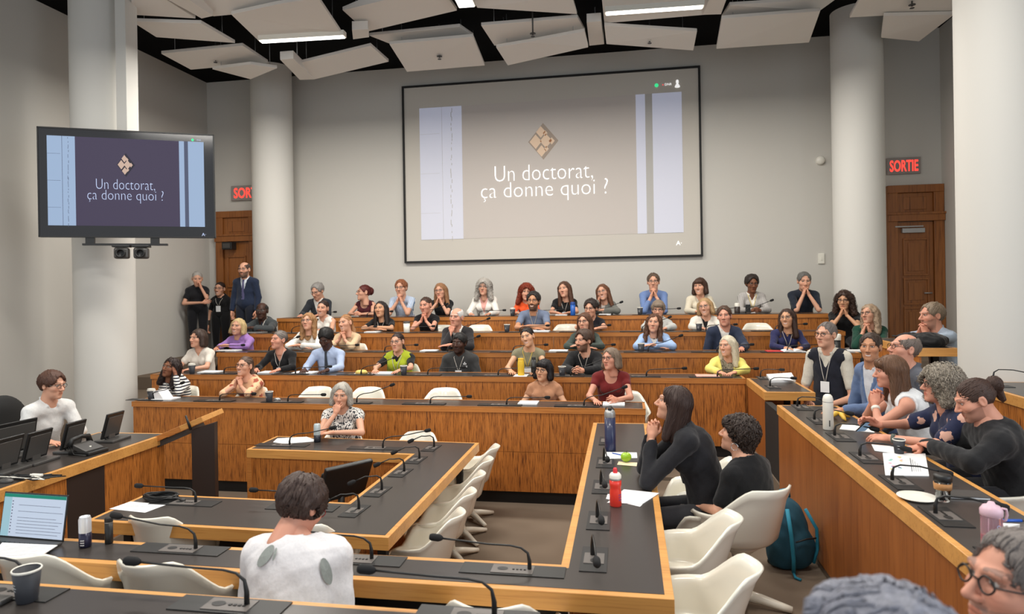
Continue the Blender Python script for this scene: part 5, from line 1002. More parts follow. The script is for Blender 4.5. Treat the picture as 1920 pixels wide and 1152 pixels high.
def onrow(x, k, dy=.2): p = pY(x, 700, RY[k]+dy); return (p[0], RY[k]+dy, RZ[k])
cup(pz(51, 1128, 1.287), 'large dark paper cup with a white rim on the foreground desk, at the left', s=1.12)
for x, k, lid, lb in ((283, 0, 1, 'beside the striped top woman'), (504, 0, 0, 'right of the peach floral blouse woman'), (360, 1, 1, 'before the white knit top woman'), (757, 1, 0, 'before the lime green vest woman'), (1054, 1, 0, 'left of the young bearded man'), (1203, 2, 0, 'before the light blue cardigan woman'), (952, 3, 0, 'left of the grey-blue polo man'), (1312, 3, 0, 'before the cream blazer woman'), (963, 4, 1, 'left of the red-haired woman in orange'), (1202, 4, 0, 'before the blue shirt man')):
    cup(onrow(x, k, .13), 'dark paper cup on a back counter, '+lb, lid, s=1.15)
def bottle(nm, p, lb, prof, m, parts, cat='bottle', rz=0, s=1.):
    t = thing(nm, p, lb, cat, None, rz); t.scale = (s, s, s); MB().lathe(prof, (0, 0, 0), 28).build('body', m, t)
    for n2, pr, m2 in parts: MB().lathe(pr, (0, 0, 0), 28).build(n2, m2, t)
    return t
plz = lambda x, y, z: tuple(pz(x, y, z))
M_navy = mat('navy_steel', srgb(34, 42, 78), .35, coat=.2); M_redp = mat('red_translucent', srgb(240, 62, 48), .3, coat=.3)
ZO = 1.0515
t = bottle('water_bottle', plz(1144.5, 846, ZO), 'tall navy water bottle with a grey lid on the arm desk', [(0, 0), (.036, 0), (.038, .006), (.038, .235), (0, .235)], M_navy, [('lid', [(.038, .236), (.0385, .262), (.03, .285), (.0, .288)], M_alu)], s=1.18)
MB().box((-.012, -.03, .284), (.014, .02, .298)).build('drinking_spout', M_black, t, .003); MB().tube([(-.03, 0, .27), (-.025, 0, .305), (.01, 0, .31), (.03, 0, .28)], .005, 6).build('carry_loop', M_dgrey, t)
t = bottle('water_bottle', plz(1154.5, 949, ZO), 'red plastic sports bottle with a white cap on the arm desk', [(0, 0), (.033, 0), (.037, .006), (.037, .09), (.034, .105), (.034, .118), (.037, .132), (.037, .165), (0, .168)], M_redp, [('cap', [(.037, .166), (.038, .192), (.028, .206), (0, .208)], M_white), ('nozzle', [(.014, .206), (.013, .23), (.009, .238), (0, .238)], mat('red_nozzle', srgb(226, 50, 60), .4)), ('cap_band', [(.0385, .166), (.0390, .174), (.0385, .176)], M_alu)], s=.98)
l = MB()
for i in range(3):
    for k in range(8):
        a, b = -1.0+k*.09, -1.0+(k+.8)*.09; r = .0377; z = .04+i*.016; l.add([(r*math.cos(a), r*math.sin(a), z), (r*math.cos(b), r*math.sin(b), z), (r*math.cos(b), r*math.sin(b), z+.009), (r*math.cos(a), r*math.sin(a), z+.009)], [(0, 1, 2, 3)])
l.build('printed_mark', mat('purple_print', srgb(170, 60, 120), .5), t)
# apple
v, f = snets(lambda P: smax(ell(P, (0, 0, .036), (.041, .041, .037)), -ell(P, (0, 0, .082), (.016, .016, .02)), .015), (-.06, -.06, -.02), (.06, .06, .1), .004)
t = thing('apple', plz(1174, 866, ZO+.003), 'shiny green apple on a strip of paper', 'apple'); npmesh('flesh', v, f, mat('green_apple', srgb(160, 206, 40), .25, coat=.3), t); MB().tube([(0, 0, .055), (.003, .001, .075), (.008, .002, .084)], .0016, 6).build('stem', M_darkpanel, t)
def paper(pts, z, lb, grp='loose papers', n=1, m=None, name='paper_sheet', cat='paper'):
    P = [np.array(pz(x, y, z+.001)) for x, y in pts]; c = np.mean(P, 0); t = thing(name, c, lb, cat, grp); L = [tuple((p-c)[:2]) for p in P]
    A = sum(L[i][0]*L[(i+1) % len(L)][1]-L[(i+1) % len(L)][0]*L[i][1] for i in range(len(L)))
    if A < 0: L = L[::-1]
    MB().prism(L, 0, .0012*n).build('sheet', m or M_paper, t)
    return t, c, L
def lines(t, L, n=7, h=.002, m=None):
    l = MB(); a, b, c, d = [np.array(q) for q in L[:4]]
    for i in range(n):
        v = .12+.76*i/n; p, q = a+(d-a)*v, b+(c-b)*v; p2, q2 = p+(q-p)*.1, p+(q-p)*(.9 if i % 3 else .7); w_ = (d-a)*.012
        l.add([(*p2, h), (*q2, h), (*(q2+w_), h), (*(p2+w_), h)], [(0, 1, 2, 3)])
    l.build('printed_lines', m or mat('grey_print', srgb(170, 170, 172), .8), t)
paper([(1133, 862), (1195, 860), (1194, 850), (1136, 849)], ZO, 'white paper stack under the navy bottle', n=4); paper([(1157, 872), (1207, 876), (1207, 869), (1160, 866)], ZO, 'cream strip of paper under the green apple', m=mat('cream_paper', srgb(236, 216, 180), .8))
tb = thing('pen', plz(1160, 853, ZO+.006), 'blue pen lying on the papers by the navy bottle', 'pen'); MB().tube([(-.05, .03, .004), (.03, -.03, .004)], .004, 8).build('barrel', mat('blue_plastic', srgb(30, 90, 190), .3), tb); MB().tube([(.03, -.03, .004), (.036, -.0345, .004)], [.003, .001], 8).build('tip', M_black, tb)
t, c, L = paper([(1138, 944), (1205, 946), (1236, 926), (1170, 919)], ZO, 'white papers fanned beside the red sports bottle', n=3)
for i, (sh, pts) in enumerate((('cream paper pad just under the red bottle', [(1136, 936), (1200, 951), (1206, 945), (1140, 925)]),)): paper(pts, ZO, sh)
t, c, L = paper([(205, 955), (272, 962), (312, 947), (245, 941)], ZI+.0015, 'white sheet at the left end of the inner desk'); lines(t, L)
paper([(512, 830), (532, 833), (598, 828), (575, 820), (520, 823)], ZI+.0015, 'white papers before the grey-haired woman at the inner desk', n=3)
t, c, L = paper([(-20, 1047), (70, 1048), (108, 1024), (4, 1019)], ZO+.02, 'white printed sheets in front of the laptop', n=3); lines(t, L, 9, .0045)
t = bottle('drink_can', plz(595, 829, ZI+.002), 'tall pale and dark drink can before the grey-haired woman', [(0, 0), (.024, 0), (.028, .006), (.028, .06), (.0, .06)], mat('can_dark', srgb(44, 46, 54), .3, .3), [('upper_can', [(.028, .06), (.028, .138), (.024, .148), (.023, .15), (0, .147)], mat('can_pale', srgb(200, 214, 216), .3, .3))], 'can', s=1.25)
t = bottle('drink_can', plz(160, 1026, ZO), 'tall white and navy drink can beside the laptop', [(0, 0), (.027, 0), (.032, .007), (.032, .085), (0, .085)], mat('can_navy', srgb(40, 38, 62), .3, .3), [('upper_can', [(.032, .085), (.032, .158), (.027, .17), (.0275, .173), (.024, .173), (.023, .169), (0, .169)], mat('can_white', srgb(220, 224, 230), .3, .3))], 'can', s=.94)
o = text_mb('BOLD', .04, .012); o.v = [(.0327*math.sin(x/.0327), -.0327*math.cos(x/.0327), y+.03) for x, y, z in o.v]
o2 = MB()
for i in range(3):
    for k in range(7): a, b = -.1+k*.1, -.1+(k+.75)*.1; r = .0327; z = .016+.013*i; o2.add([(r*math.sin(a), -r*math.cos(a), z), (r*math.sin(b), -r*math.cos(b), z), (r*math.sin(b), -r*math.cos(b), z+.006), (r*math.sin(a), -r*math.cos(a), z+.006)], [(0, 1, 2, 3)])
o2.build('printed_label', M_paper, t)
bottle('canister', plz(204.5, 1019, ZO), 'slim black canister beside the drink can', [(0, 0), (.019, 0), (.02, .003), (.02, .115), (0, .115)], M_black, [('cap', [(.0205, .116), (.0205, .135), (.017, .14), (0, .14)], M_blackm), ('cap_band', [(.0206, .113), (.0206, .116)], M_alu)], 'canister', s=1.0)
# laptop
A, B = np.array(pz(-2, 1012, ZO)), np.array(pz(118, 1022, ZO)); e = B-A; wl = np.linalg.norm(e[:2]); t = thing('laptop', (A+B)/2, 'open laptop showing a mail page on the outer desk at left', 'laptop', None, math.atan2(e[1], e[0]))
MB().box((-wl/2, -.21, .002), (wl/2, .0, .016)).build('keyboard_base', M_dgrey, t, .004)
lidh = .245; Ml = Matrix.Translation((0, .0, .012)) @ Matrix.Rotation(-.16, 4, 'X'); MB().box((-wl/2, 0, 0), (wl/2, .008, lidh), M=Ml).build('lid', M_black, t, .003)
lc = MB().box((-wl/2+.008, -.002, .012), (wl/2-.008, 0, lidh-.008), M=Ml).build('screen', emis('laptop_page', srgb(206, 220, 240), (.03, .03, .03), .85), t)
MB().box((-wl/2+.008, -.003, lidh-.026), (wl/2-.008, -.001, lidh-.008), M=Ml).build('page_header', emis('laptop_green', srgb(20, 140, 118), (.02, .02, .02), .85), t); MB().box((-wl/2+.008, -.003, .012), (-wl/2+.06, -.001, lidh-.026), M=Ml).build('page_sidebar', emis('laptop_side', srgb(170, 212, 226), (.02, .02, .02), .8), t)
l = MB()
for i in range(11):
    z = lidh-.05-.0165*i; l.box((-wl/2+.066, -.0035, z), (-wl/2+.072, -.001, z+.006), M=Ml)
    if i in (1, 3, 5, 6, 7, 8, 9, 10): l.box((-wl/2+.11, -.0035, z), (wl/2-.02-.02*(i % 3), -.001, z+.0018), M=Ml)
l.build('page_lines', emis('laptop_ink', srgb(120, 126, 150), (.02, .02, .02), .5), t)
l = MB(); 
for r_ in range(4):
    for k in range(12): l.box((-wl/2+.02+k*(wl-.04)/12, -.07-r_*.022, .016), (-wl/2+.02+(k+.8)*(wl-.04)/12, -.054-r_*.022, .018))
l.build('keys', M_black, t)
t = thing('phone', plz(4, 1132, 1.287), 'small dark pouch lying at the left edge of the foreground desk', 'pouch'); MB().box((-.06, -.03, 0), (.02, .03, .02)).build('body', M_dgrey, t, .008); MB().box((-.055, -.031, .008), (.015, -.029, .012)).build('zip', M_black, t); t.name = 'pouch'
# cable coil
t = thing('cable_coil', plz(302, 937, ZI+.0015), 'coil of black cable on the inner desk at left', 'cable'); q = []
for i in range(150): a = i*2*PI/22; r = .13+.012*math.sin(i*.9); q.append((r*math.cos(a), .42*r*math.sin(a)*1.2, .008+.0045*(i/22)+.004*math.sin(i*.7)))
MB().tube(q, .0065, 6).build('cable', M_black, t); MB().tube([q[-1], (.16, -.02, .02), (.19, -.03, .015)], .0065, 6).build('cable_end', M_black, t); MB().tube([(.19, -.03, .015), (.225, -.035, .015)], .012, 8).build('plug', M_dgrey, t)
# dark display in the well
p = pd(650, 905, 5.55); t = thing('display_monitor', (p[0], p[1], 0), 'black monitor seen from behind, standing inside the inner desk', 'monitor', None, .95)
Mt = Matrix.Translation((0, 0, p[2])) @ Matrix.Rotation(.45, 4, 'X'); MB().box((-.22, 0, -.17), (.22, .045, .17), M=Mt).build('casing', M_black, t, .012); MB().box((-.22, .045, -.14), (.1, .07, .1), M=Mt).build('rear_bulge', M_blackm, t, .02)
MB().box((-.12, .045, -.06), (.12, .1, .06), M=Mt).build('mount_plate', M_dgrey, t, .01); MB().tube([(0, .09, p[2]-.02), (0, .1, .03)], .03, 10).build('stand_post', M_black, t); MB().box((-.2, -.1, 0), (.2, .25, .03)).build('stand_foot', M_black, t, .008)
MB().box((-.24, -.15, -.2), (.24, -.13, -.17), M=Mt).build('shelf_rail', M_alu, t)
# lectern
dL = 6.25; a, b = pd(360, 880, dL), pd(403, 880, dL); zt1 = pd(403, 793, dL)[2]; zt0 = pd(360, 807, dL)[2]
t = thing('lectern', ((a[0]+b[0])/2, (a[1]+b[1])/2, 0), 'slanted oak lectern on a dark brown post, before the lowest back counter', 'lectern', None, math.atan2(b[1]-a[1], b[0]-a[0])); wp = np.linalg.norm((b-a)[:2])/2
m = MB(); m.add([(-wp, 0, 0), (wp, 0, 0), (wp, 0, zt1), (-wp, 0, zt0), (-wp, .07, 0), (wp, .07, 0), (wp, .07, zt1), (-wp, .07, zt0)], [(0, 1, 2, 3), (5, 4, 7, 6), (4, 0, 3, 7), (1, 5, 6, 2), (3, 2, 6, 7)]); m.build('post', M_darkpanel, t)
def lp(x, y): q = pd(x, y, dL); d = q-np.array([t.location.x, t.location.y, 0]); an = t.rotation_euler.z; return (d[0]*math.cos(an)+d[1]*math.sin(an), d[2])
(x0, z0_), (x1, z1_) = lp(268, 840), lp(384, 790)
def slab(nm, u0, u1, th, off, m, y0=-.02, y1=.42):
    k = MB(); ux, uz = x1-x0, z1_-z0_; n = np.array([-uz, ux])/np.hypot(ux, uz); A, B = np.array([x0+ux*u0, z0_+uz*u0])+n*off, np.array([x0+ux*u1, z0_+uz*u1])+n*off; C_, D_ = B+n*th, A+n*th
    k.add([(q[0], y, q[1]) for y in (y0, y1) for q in (A, B, C_, D_)], [(3, 2, 1, 0), (4, 5, 6, 7), (0, 1, 5, 4), (1, 2, 6, 5), (2, 3, 7, 6), (3, 0, 4, 7)]); return k.build(nm, m, t, .003)
slab('reading_top', 0, .64, .05, .0, M_band); slab('reading_top_end', .64, 1, .05, .0, M_edge, -.03); slab('under_tray', -.02, .66, .05, -.055, M_dgrey, .02, .4); slab('stop_ledge', -.04, .0, .075, -.03, M_black, -.03, .43)
(xm, zm) = lp(362, 805); (xm2, zm2) = lp(352, 778); MB().tube([(xm, -.04, zm), (xm2, -.04, zm2)], [.014, .009], 8).build('lamp_stalk', M_black, t)
# ---------------------------------------------------------------- technician desk
def touch(p, rz, w_, h_, lb, base=True, tilt=.28):
    t = thing('touch_monitor', p, lb, 'monitor', 'small monitors on the technician desk', rz)
    Mt = Matrix.Translation((0, .0, .03)) @ Matrix.Rotation(tilt, 4, 'X'); MB().box((-w_/2, -.012, 0), (w_/2, .006, h_), M=Mt).build('panel', M_black, t, .005); MB().box((-w_/2+.02, -.02, .02), (w_/2-.02, -.012, h_-.03), M=Mt).build('rear_cover', M_dgrey, t, .004)
    if base: MB().box((-w_*.55, -.13, 0), (w_*.55, .06, .022)).build('base', M_dgrey, t, .006); MB().tube([(-w_*.3, -.02, .02), (-w_*.3, .02, h_*.4)], .008, 6).build('cable', M_black, t); MB().box((-.04, -.03, .02), (.04, -.005, h_*.5), M=None).build('neck', M_dgrey, t, .004)
    return t
for i, (x, y, w_, h_, lb) in enumerate(((205, 826, .24, .25, 'small black monitor nearest the technician hands, at the far end'), (131, 846, .24, .25, 'small black monitor second from the far end, before the technician'), (63, 867, .26, .25, 'small black monitor with cables in front, at the left'), (6, 884, .26, .26, 'small black monitor cut by the left edge'))):
    touch(plz(x, y, ZO), 1.62, w_*.92, h_*.95, lb)
touch(plz(24, 856, ZO), 1.5, .36, .27, 'wide dark grey monitor behind the small ones at left', True, .18)
t = thing('desk_phone', plz(166, 850, ZO), 'black desk telephone between two small monitors', 'telephone', None, 1.5); Mt = Matrix.Rotation(.5, 4, 'X'); MB().box((-.1, -.11, 0), (.1, .11, .03)).build('base', M_black, t, .008); MB().box((-.09, -.05, .02), (.09, .1, .06), M=Matrix.Rotation(.35, 4, 'X')).build('keypad_face', M_dgrey, t, .006)
MB().tube([(-.1, .09, .07), (-.08, .085, .125), (.0, .08, .14), (.08, .085, .125), (.1, .09, .07)], [.026, .022, .017, .022, .026], 10).build('handset', M_black, t); MB().tube([(-.1, .09, .07), (-.14, .0, .02), (-.12, -.1, .012)], .005, 6).build('cord', M_black, t); MB().tube([(0, -.02, .045), (.0, -.02, .062)], .008, 8).build('lens', M_white, t)
t = thing('cable_bundle', plz(62, 897, ZO), 'tangle of black and white cables near the front edge of the technician desk', 'cable')
for k in range(7):
    q = [(RNG.uniform(-.25, .25), RNG.uniform(-.09, .07), .008+.012*RNG.random()) for _ in range(5)]; pts = []
    for i in range(4):
        for u in (0, .33, .66): pts.append(tuple(np.array(q[i])*(1-u)+np.array(q[i+1])*u))
    MB().tube(pts, .0045, 6).build('cable', M_black if k else M_white, t)
MB().box((-.02, -.01, .005), (.07, .02, .03)).build('connector', M_white, t, .004)
t = thing('computer_mouse', plz(12, 905, ZO), 'dark computer mouse at the left edge of the technician desk', 'mouse'); MB().ball((0, 0, .008), (.055, .034, .024)).build('shell', M_dgrey, t); MB().ball((-.01, 0, .028), (.012, .004, .006)).build('wheel', M_black, t)
t, c, L = paper([(2, 888), (30, 884), (28, 878), (8, 879)], ZO, 'small white sheet beside the cables on the technician desk')
# ---------------------------------------------------------------- right desk
ZR = 1.2868
t = bottle('water_bottle', plz(1553, 806, ZR), 'tall white water bottle on the right desk', [(0, 0), (.034, 0), (.037, .006), (.037, .225), (.03, .25), (.018, .262), (0, .264)], M_white, [('cap_seam', [(.0373, .205), (.0376, .207), (.0373, .209)], M_alu)], s=1.02)
MB().box((-.004, -.0375, .03), (.004, -.036, .075)).build('printed_mark', M_dgrey, t)
M_clear = mat('clear_glass', (.95, .97, .97), .03, trans=1.); M_cork = mat('cork', srgb(186, 134, 84), .85, bump=.4, bscale=260, var=.25)
t = bottle('glass_tumbler', plz(1768, 940, ZR), 'clear glass travel cup with cork band and dark lid on the right desk', [(0, 0), (.030, 0), (.033, .004), (.0415, .125), (.0385, .125), (.0305, .012), (0, .012)], M_clear, [('cork_band', [(.0385, .066), (.0425, .066), (.0445, .10), (.0405, .10)], M_cork), ('lid', [(.0435, .11), (.0455, .112), (.0455, .138), (.04, .145), (0, .142)], M_black)], 'cup', s=.93)
bottle('paper_plate', plz(1720, 936, ZR), 'white round plate next to the cork-band cup', [(0, .003), (.07, .003), (.1, .016), (.101, .014), (.07, 0), (0, 0)], M_white, [], 'plate', s=.93)
M_pinkl = mat('pink_lid', srgb(226, 190, 204), .4); M_pinkb = mat('pink_clear', srgb(240, 196, 210), .08, trans=.75); M_bevg = mat('magenta_drink', srgb(196, 14, 84), .15, coat=.4)
t = bottle('water_bottle', plz(1860, 1050, ZR), 'pink clear water bottle half full of magenta drink on the right desk', [(0, 0), (.040, 0), (.043, .005), (.043, .20), (.040, .21), (0, .21)], M_pinkb, [('drink', [(0, .006), (.0405, .006), (.0405, .112), (0, .112)], M_bevg), ('lid', [(.0435, .205), (.046, .208), (.046, .232), (.034, .25), (.018, .256), (.012, .268), (0, .27)], M_pinkl)], s=.86)
MB().tube([(.044, 0, .238), (.062, 0, .235), (.066, 0, .21), (.06, 0, .185), (.046, 0, .178)], .006, 8).build('carry_loop', M_pinkl, t)
o = text_mb('owlenme', .125, .026); o.v = [(.0436*math.sin(.35+y/.0436), -.0436*math.cos(.35+y/.0436), .11-x) for x, y, z in o.v]; o.build('printed_lettering', mat('lilac_print', srgb(196, 206, 240), .5), t)
t, c, L = paper([(1660, 893), (1742, 894), (1735, 852), (1655, 851)], ZR, 'white brochure with coloured dots and text on the right desk', None, 4)
dots = MB(); cols = [srgb(120, 200, 180), srgb(240, 200, 90), srgb(240, 150, 170), srgb(90, 120, 180), srgb(246, 210, 150)]; a, b_, c_, d_ = [np.array(q) for q in L]
for i in range(16):
    u, v = RNG.uniform(.12, .48), RNG.uniform(.2, .8); r = .004+.008*RNG.random(); q = (a*(1-u)+b_*u)*(1-v)+(d_*(1-u)+c_*u)*v; dots.lathe([(0, .006), (r, .006)], (q[0], q[1], 0), 12, i % 5)
dots.build('coloured_dots', [mat('dot_%s' % n_, k_, .7) for n_, k_ in zip(('teal', 'yellow', 'pink', 'blue', 'sand'), cols)], t)
l = MB()
for i in range(5):
    u = .62+.05*i; p, q = (a*(1-u)+b_*u)*.85+(d_*(1-u)+c_*u)*.15, (a*(1-u)+b_*u)*(.25+.08*i)+(d_*(1-u)+c_*u)*(.75-.08*i); w_ = (b_-a)*(.016 if i == 0 else .008); l.add([(*p, .006), (*(p+w_), .006), (*(q+w_), .006), (*q, .006)], [(0, 1, 2, 3)])
l.build('printed_lines', mat('dark_print', srgb(70, 74, 84), .7), t)
t = thing('notebook', plz(1812, 932, ZR), 'closed dark notebook beside the cork-band cup', 'notebook', None, -.05); MB().box((-.09, -.05, 0), (.09, .07, .003)).build('back_cover', M_black, t); MB().box((-.088, -.048, .003), (.088, .068, .012)).build('pages', M_paper, t); MB().box((-.09, -.05, .012), (.09, .07, .015)).build('front_cover', M_dgrey, t)
paper([(1886, 1002), (1912, 1003), (1912, 986), (1880, 984)], ZR, 'white papers behind the pink bottle', n=6); paper([(1574, 806), (1640, 812), (1630, 800), (1580, 796)], ZR, 'white papers right of the white water bottle', n=3); paper([(1640, 846), (1682, 852), (1676, 838), (1634, 834)], ZR, 'white sheet under the forearms of the curly grey-haired woman', n=2)
t = thing('pen', plz(1895, 980, ZR+.009), 'thick blue pen on the papers behind the pink bottle', 'pen'); MB().tube([(-.06, 0, .006), (.05, .01, .006)], .007, 8).build('barrel', mat('blue_plastic', (0, 0, 1)), t); MB().tube([(.05, .01, .006), (.062, .011, .006)], [.006, .002], 8).build('tip', M_black, t)
t = thing('banana_peel', plz(1574, 786, ZR), 'yellow banana peel behind the white water bottle', 'banana peel')
for k in range(4): a_ = .4+k*1.5; MB().tube([(0, 0, .05), (.03*math.cos(a_), .03*math.sin(a_), .045), (.07*math.cos(a_), .07*math.sin(a_), .022), (.10*math.cos(a_), .10*math.sin(a_), .008)], [.012, .02, .017, .006], 8).build('peel_strip', mat('banana_yellow', srgb(226, 184, 70), .5, var=.3, bscale=30), t)
cup(plz(1686, 852, ZR), 'short dark paper cup beside the white brochure', s=.9)
t = thing('smartphone', plz(1622, 800, ZR+.085), 'phone held by the woman with curly grey hair', 'phone', None, .3)
# the phone rests against the raised hand of the woman holding it
hw_ = bpy.data.objects.get('smartphone'); Mp = Matrix.Rotation(.9, 4, 'X'); MB().box((-.036, -.004, -.07), (.036, .004, .07), M=Mp).build('body', M_black, t, .003); MB().box((-.032, -.006, -.065), (.032, -.004, .065), M=Mp).build('screen', emis('phone_screen', srgb(150, 180, 210), (.02, .02, .02), .5), t)
ZS = 1.2885
paper([(1437, 706), (1446, 718), (1492, 717), (1484, 703)], ZS, 'thick stack of loose white papers on the short side desk', None, 22); paper([(1452, 712), (1488, 714), (1482, 705), (1450, 703)], ZS+.028, 'single white sheet on top of the thick paper stack')
# ---------------------------------------------------------------- papers, books and bottles on the back counters
def rpaper(x, k, w_, lb, n=6, m=None, dy=.26, name='paper_sheet', cat='paper', rz=0., grp='papers on the back counters'):
    p = onrow(x, k, dy); t = thing(name, p, lb, cat, grp, rz); MB().box((-w_/2, -.1, 0), (w_/2, .1, .0025*n)).build('sheet', m or M_paper, t); MB().box((-w_/2+.01, -.09, .0025*n), (w_/2-.03, .085, .0025*n+.002)).build('top_sheet', m or M_paper, t); return t
for x, k, w_, lb in ((395, 1, .28, 'white papers before the white knit top woman'), (505, 1, .24, 'white notepad before the black v-neck person with lanyard'), (572, 1, .3, 'white papers before the man in the dark tie'), (722, 1, .3, 'white papers before the lime green vest woman'), (428, 2, .36, 'white papers before the purple shirt woman'), (806, 2, .24, 'white papers left of the charcoal hoodie man'), (1048, 2, .26, 'white papers right of the sage green top woman'), (700, 3, .22, 'white sheet before the black top woman with folded arms'), (1015, 3, .28, 'white papers under the arms of the grey-blue polo man'), (990, 0, .22, 'white sheet before the tan blouse woman'), (1150, 0, .24, 'white papers before the dark red top woman'), (1600, 2, .3, 'papers and dark folder before the green jacket woman'), (1055, 4, .2, 'white sheet before the long-haired woman in black, topmost counter'), (1136, 4, .2, 'white sheet before the grey blazer woman')): rpaper(x, k, w_, lb)
rpaper(1326, 1, .27, 'pink folder before the yellow cardigan woman', 5, mat('pink_card', srgb(236, 176, 162), .7), .2, 'folder', 'folder'); rpaper(1452, 2, .2, 'red book before the navy blouse woman', 5, mat('red_card', srgb(200, 60, 60), .6), .2, 'book', 'book')
rpaper(480, 3, .34, 'grey closed laptop before the bald man in the grey suit', 6, M_alu, .25, 'laptop', 'laptop')
def openbook(p, lb, rz=0, s=1.):
    t = thing('open_book', p, lb, 'book', None, rz); t.scale = (s, s, s)
    for sg in (-1, 1):
        m = MB(); vs = []; 
        for i in range(7):
            u = i/6; z = .004+.03*math.sin(PI*min(1, u*1.15))*(1-u*.5)+.01*(1-u); vs += [(sg*u*.15, -.1, z), (sg*u*.15, .1, z)]
        m.add(vs+[(x, y, 0) for x, y, z in vs], [(2*i, 2*i+1, 2*i+3, 2*i+2) for i in range(6)]+[(14+2*i, 14+2*i+2, 2*i+2, 2*i) for i in range(6)]+[(14+2*i+1, 2*i+1, 2*i+3, 14+2*i+3) for i in range(6)]); m.build('page_block', M_paper, t)
    MB().box((-.155, -.105, 0), (.155, .105, .003)).build('cover', M_dgrey, t)
openbook(onrow(1487, 2, .2), 'open white book before the navy blouse woman', 0, 1.1)
t = thing('open_notebook', onrow(312, 0, .2), 'open white notebook with a raised page before the striped top woman', 'notebook'); MB().box((-.16, -.1, 0), (.12, .1, .015)).build('pages', M_paper, t); MB().add([(-.1, -.09, .015), (.02, -.09, .015), (-.06, -.09, .12), (-.12, -.09, .11), (-.1, .09, .015), (.02, .09, .015), (-.06, .09, .12), (-.12, .09, .11)], [(0, 1, 2, 3), (5, 4, 7, 6), (3, 2, 6, 7), (1, 5, 6, 2), (4, 0, 3, 7)]).build('raised_page', M_paper, t)
bottle('drink_carton', onrow(977, 1, .14), 'tall yellow drink bottle before the sage green top woman', [(0, 0), (.04, 0), (.042, .004), (.042, .17), (.038, .185), (.036, .2), (0, .2)], mat('yellow_bottle', srgb(236, 196, 56), .5), [('cap', [(.037, .2), (.037, .222), (0, .224)], mat('yellow_cap', srgb(216, 170, 40), .5))])
rpaper(977, 1, .17, 'white napkin under the yellow bottle', 2, None, .14)
bottle('water_bottle', onrow(1001, 1, .2), 'slim black bottle right of the yellow bottle', [(0, 0), (.03, 0), (.032, .004), (.032, .2), (0, .2)], M_black, [('cap', [(.026, .2), (.026, .23), (0, .232)], M_blackm)])
bottle('water_bottle', onrow(1076, 4, .16), 'blue water bottle before the long-haired woman in black, topmost counter', [(0, 0), (.036, 0), (.038, .004), (.038, .17), (0, .17)], mat('blue_bottle', srgb(28, 92, 180), .35), [('cap', [(.039, .165), (.039, .19), (.03, .205), (0, .207)], mat('blue_cap', srgb(22, 66, 140), .4))], s=1.1)
bottle('thermos', onrow(764, 3, .12), 'white thermos cup before the palms-together woman in black', [(0, 0), (.04, 0), (.044, .004), (.048, .14), (0, .14)], M_white, [('lid', [(.05, .14), (.05, .158), (.04, .165), (0, .165)], M_dgrey)], 'cup', s=1.1)
bottle('water_bottle', onrow(1384, 4, .14), 'dark bottle with white cap left of the grey checked jacket woman', [(0, 0), (.038, 0), (.04, .004), (.04, .11), (0, .11)], M_darkpanel, [('cap', [(.036, .11), (.036, .15), (.03, .16), (0, .162)], M_white)], s=1.1)
bottle('water_bottle', onrow(1571, 2, .2), 'black bottle with white cap left of the green jacket woman', [(0, 0), (.034, 0), (.036, .004), (.036, .14), (0, .14)], M_black, [('cap', [(.04, .14), (.042, .145), (.042, .205), (.03, .215), (0, .217)], M_white)], s=1.1)
v, f = snets(lambda P: ell(P, (0, 0, .02), (.09, .06, .035))-.012*wob(P, 60), (-.13, -.1, -.02), (.13, .1, .1), .01)
t = thing('food_wrapper', onrow(678, 1, .2), 'crumpled yellow food wrapper on the second back counter', 'wrapper'); npmesh('wrapper', v, f, mat('yellow_wrap', srgb(236, 200, 110), .6, var=.3, bscale=40), t); rp = MB().box((-.12, -.06, 0), (.08, .06, .003)).build('napkin', M_paper, t)
t = thing('crumpled_wrapper', onrow(519, 0, .22), 'crumpled grey wrapper right of the dark cup on the lowest counter', 'wrapper'); npmesh('foil', v*.55, f, M_alu, t)
t = thing('phone', onrow(1404, 4, .2), 'dark phone held by the grey checked jacket woman', 'phone'); MB().box((-.04, -.02, .03), (.04, -.008, .15)).build('body', M_black, t, .004); MB().box((-.035, -.007, .035), (.035, -.006, .145)).build('screen', M_dgrey, t); t.name = 'smartphone'
p = onrow(640, 4, .25); t = thing('phone', p, 'dark phone before the grey-haired man in the dark suit', 'phone'); p = onrow(570, 4, .22); t.location = p; MB().box((-.08, -.04, 0), (.08, .04, .012)).build('body', M_black, t, .004); MB().box((-.075, -.035, .012), (.075, .035, .013)).build('screen', M_glass, t); t.name = 'smartphone'
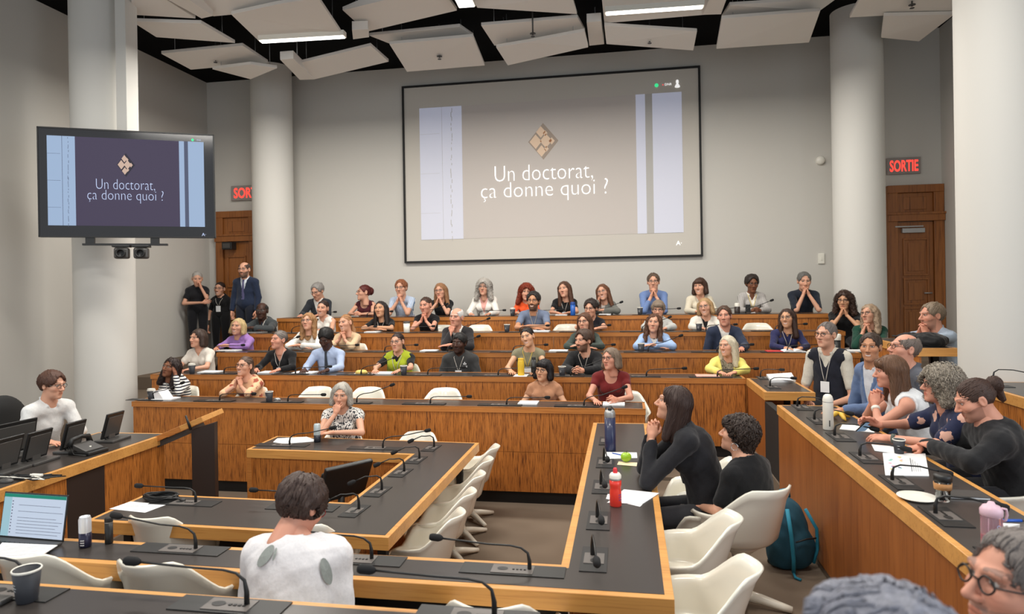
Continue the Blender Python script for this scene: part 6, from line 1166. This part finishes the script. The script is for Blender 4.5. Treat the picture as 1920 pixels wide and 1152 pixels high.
# black jacket on the raised desk by the pillar
v, f = snets(lambda P: smin(ell(P, (0, 0, .05), (.17, .42, .07)), ell(P, (.05, -.2, .06), (.14, .2, .08)), .05)-.014*wob(P, 26)-.006*wob(P, 55, 2), (-.3, -.6, -.06), (.3, .6, .24), .014)
t = thing('jacket', (3.17, 8.0, 1.70), 'black jacket lying on the raised desk before the pale blue polo man', 'jacket'); npmesh('cloth', v, f, W_((28, 28, 30)), t); MB().tube([(-.14, -.3, .09), (-.16, 0, .08), (-.15, .3, .07)], .012, 6).build('collar', M_blackm, t)
# backpack
p = pz(1474, 1060, F1); p[0] = min(p[0], 1.09)
def bp(P):
    d = smax(ell(P, (0, 0, .20), (.17, .135, .30)), -(P[:, 2]-.005), .03); d = smin(d, ell(P, (.03, -.10, .15), (.125, .07, .14)), .025); return d-.006*wob(P, 30)
t = thing('backpack', (p[0]+.05, p[1], F1), 'teal backpack standing on the floor beside the curly-haired person', 'backpack', None, math.radians(35)); v, f = snets(bp, (-.24, -.24, -.02), (.24, .22, .56), .012); npmesh('main_bag', v, f, mat('teal_fabric', srgb(34, 84, 104), .75, bump=.5, bscale=260, var=.2), t)
M_teal = mat('bright_teal_fabric', srgb(40, 140, 170), .7); MB().tube([(-.1, -.10, .46), (-.13, -.16, .3), (-.12, -.17, .12), (-.1, -.15, .02)], .014, 8).build('strap', M_teal, t); MB().tube([(.06, -.12, .44), (.12, -.165, .3), (.13, -.16, .15), (.1, -.15, .05)], .012, 8).build('side_trim', M_teal, t); MB().tube([(-.05, .03, .49), (-.03, .02, .55), (.04, .02, .55), (.06, .03, .49)], .014, 8).build('carry_handle', M_teal, t); MB().tube([(-.09, -.165, .24), (0, -.185, .255), (.1, -.175, .24)], .006, 6).build('zip', M_black, t); MB().box((-.1, -.02, -.0), (.02, .1, .03)).build('base_patch', M_black, t, .01)
MB().tube([(-.1, -.15, .02), (-.14, -.2, .012), (-.13, -.24, .008)], .01, 6).build('loose_strap', M_teal, t)
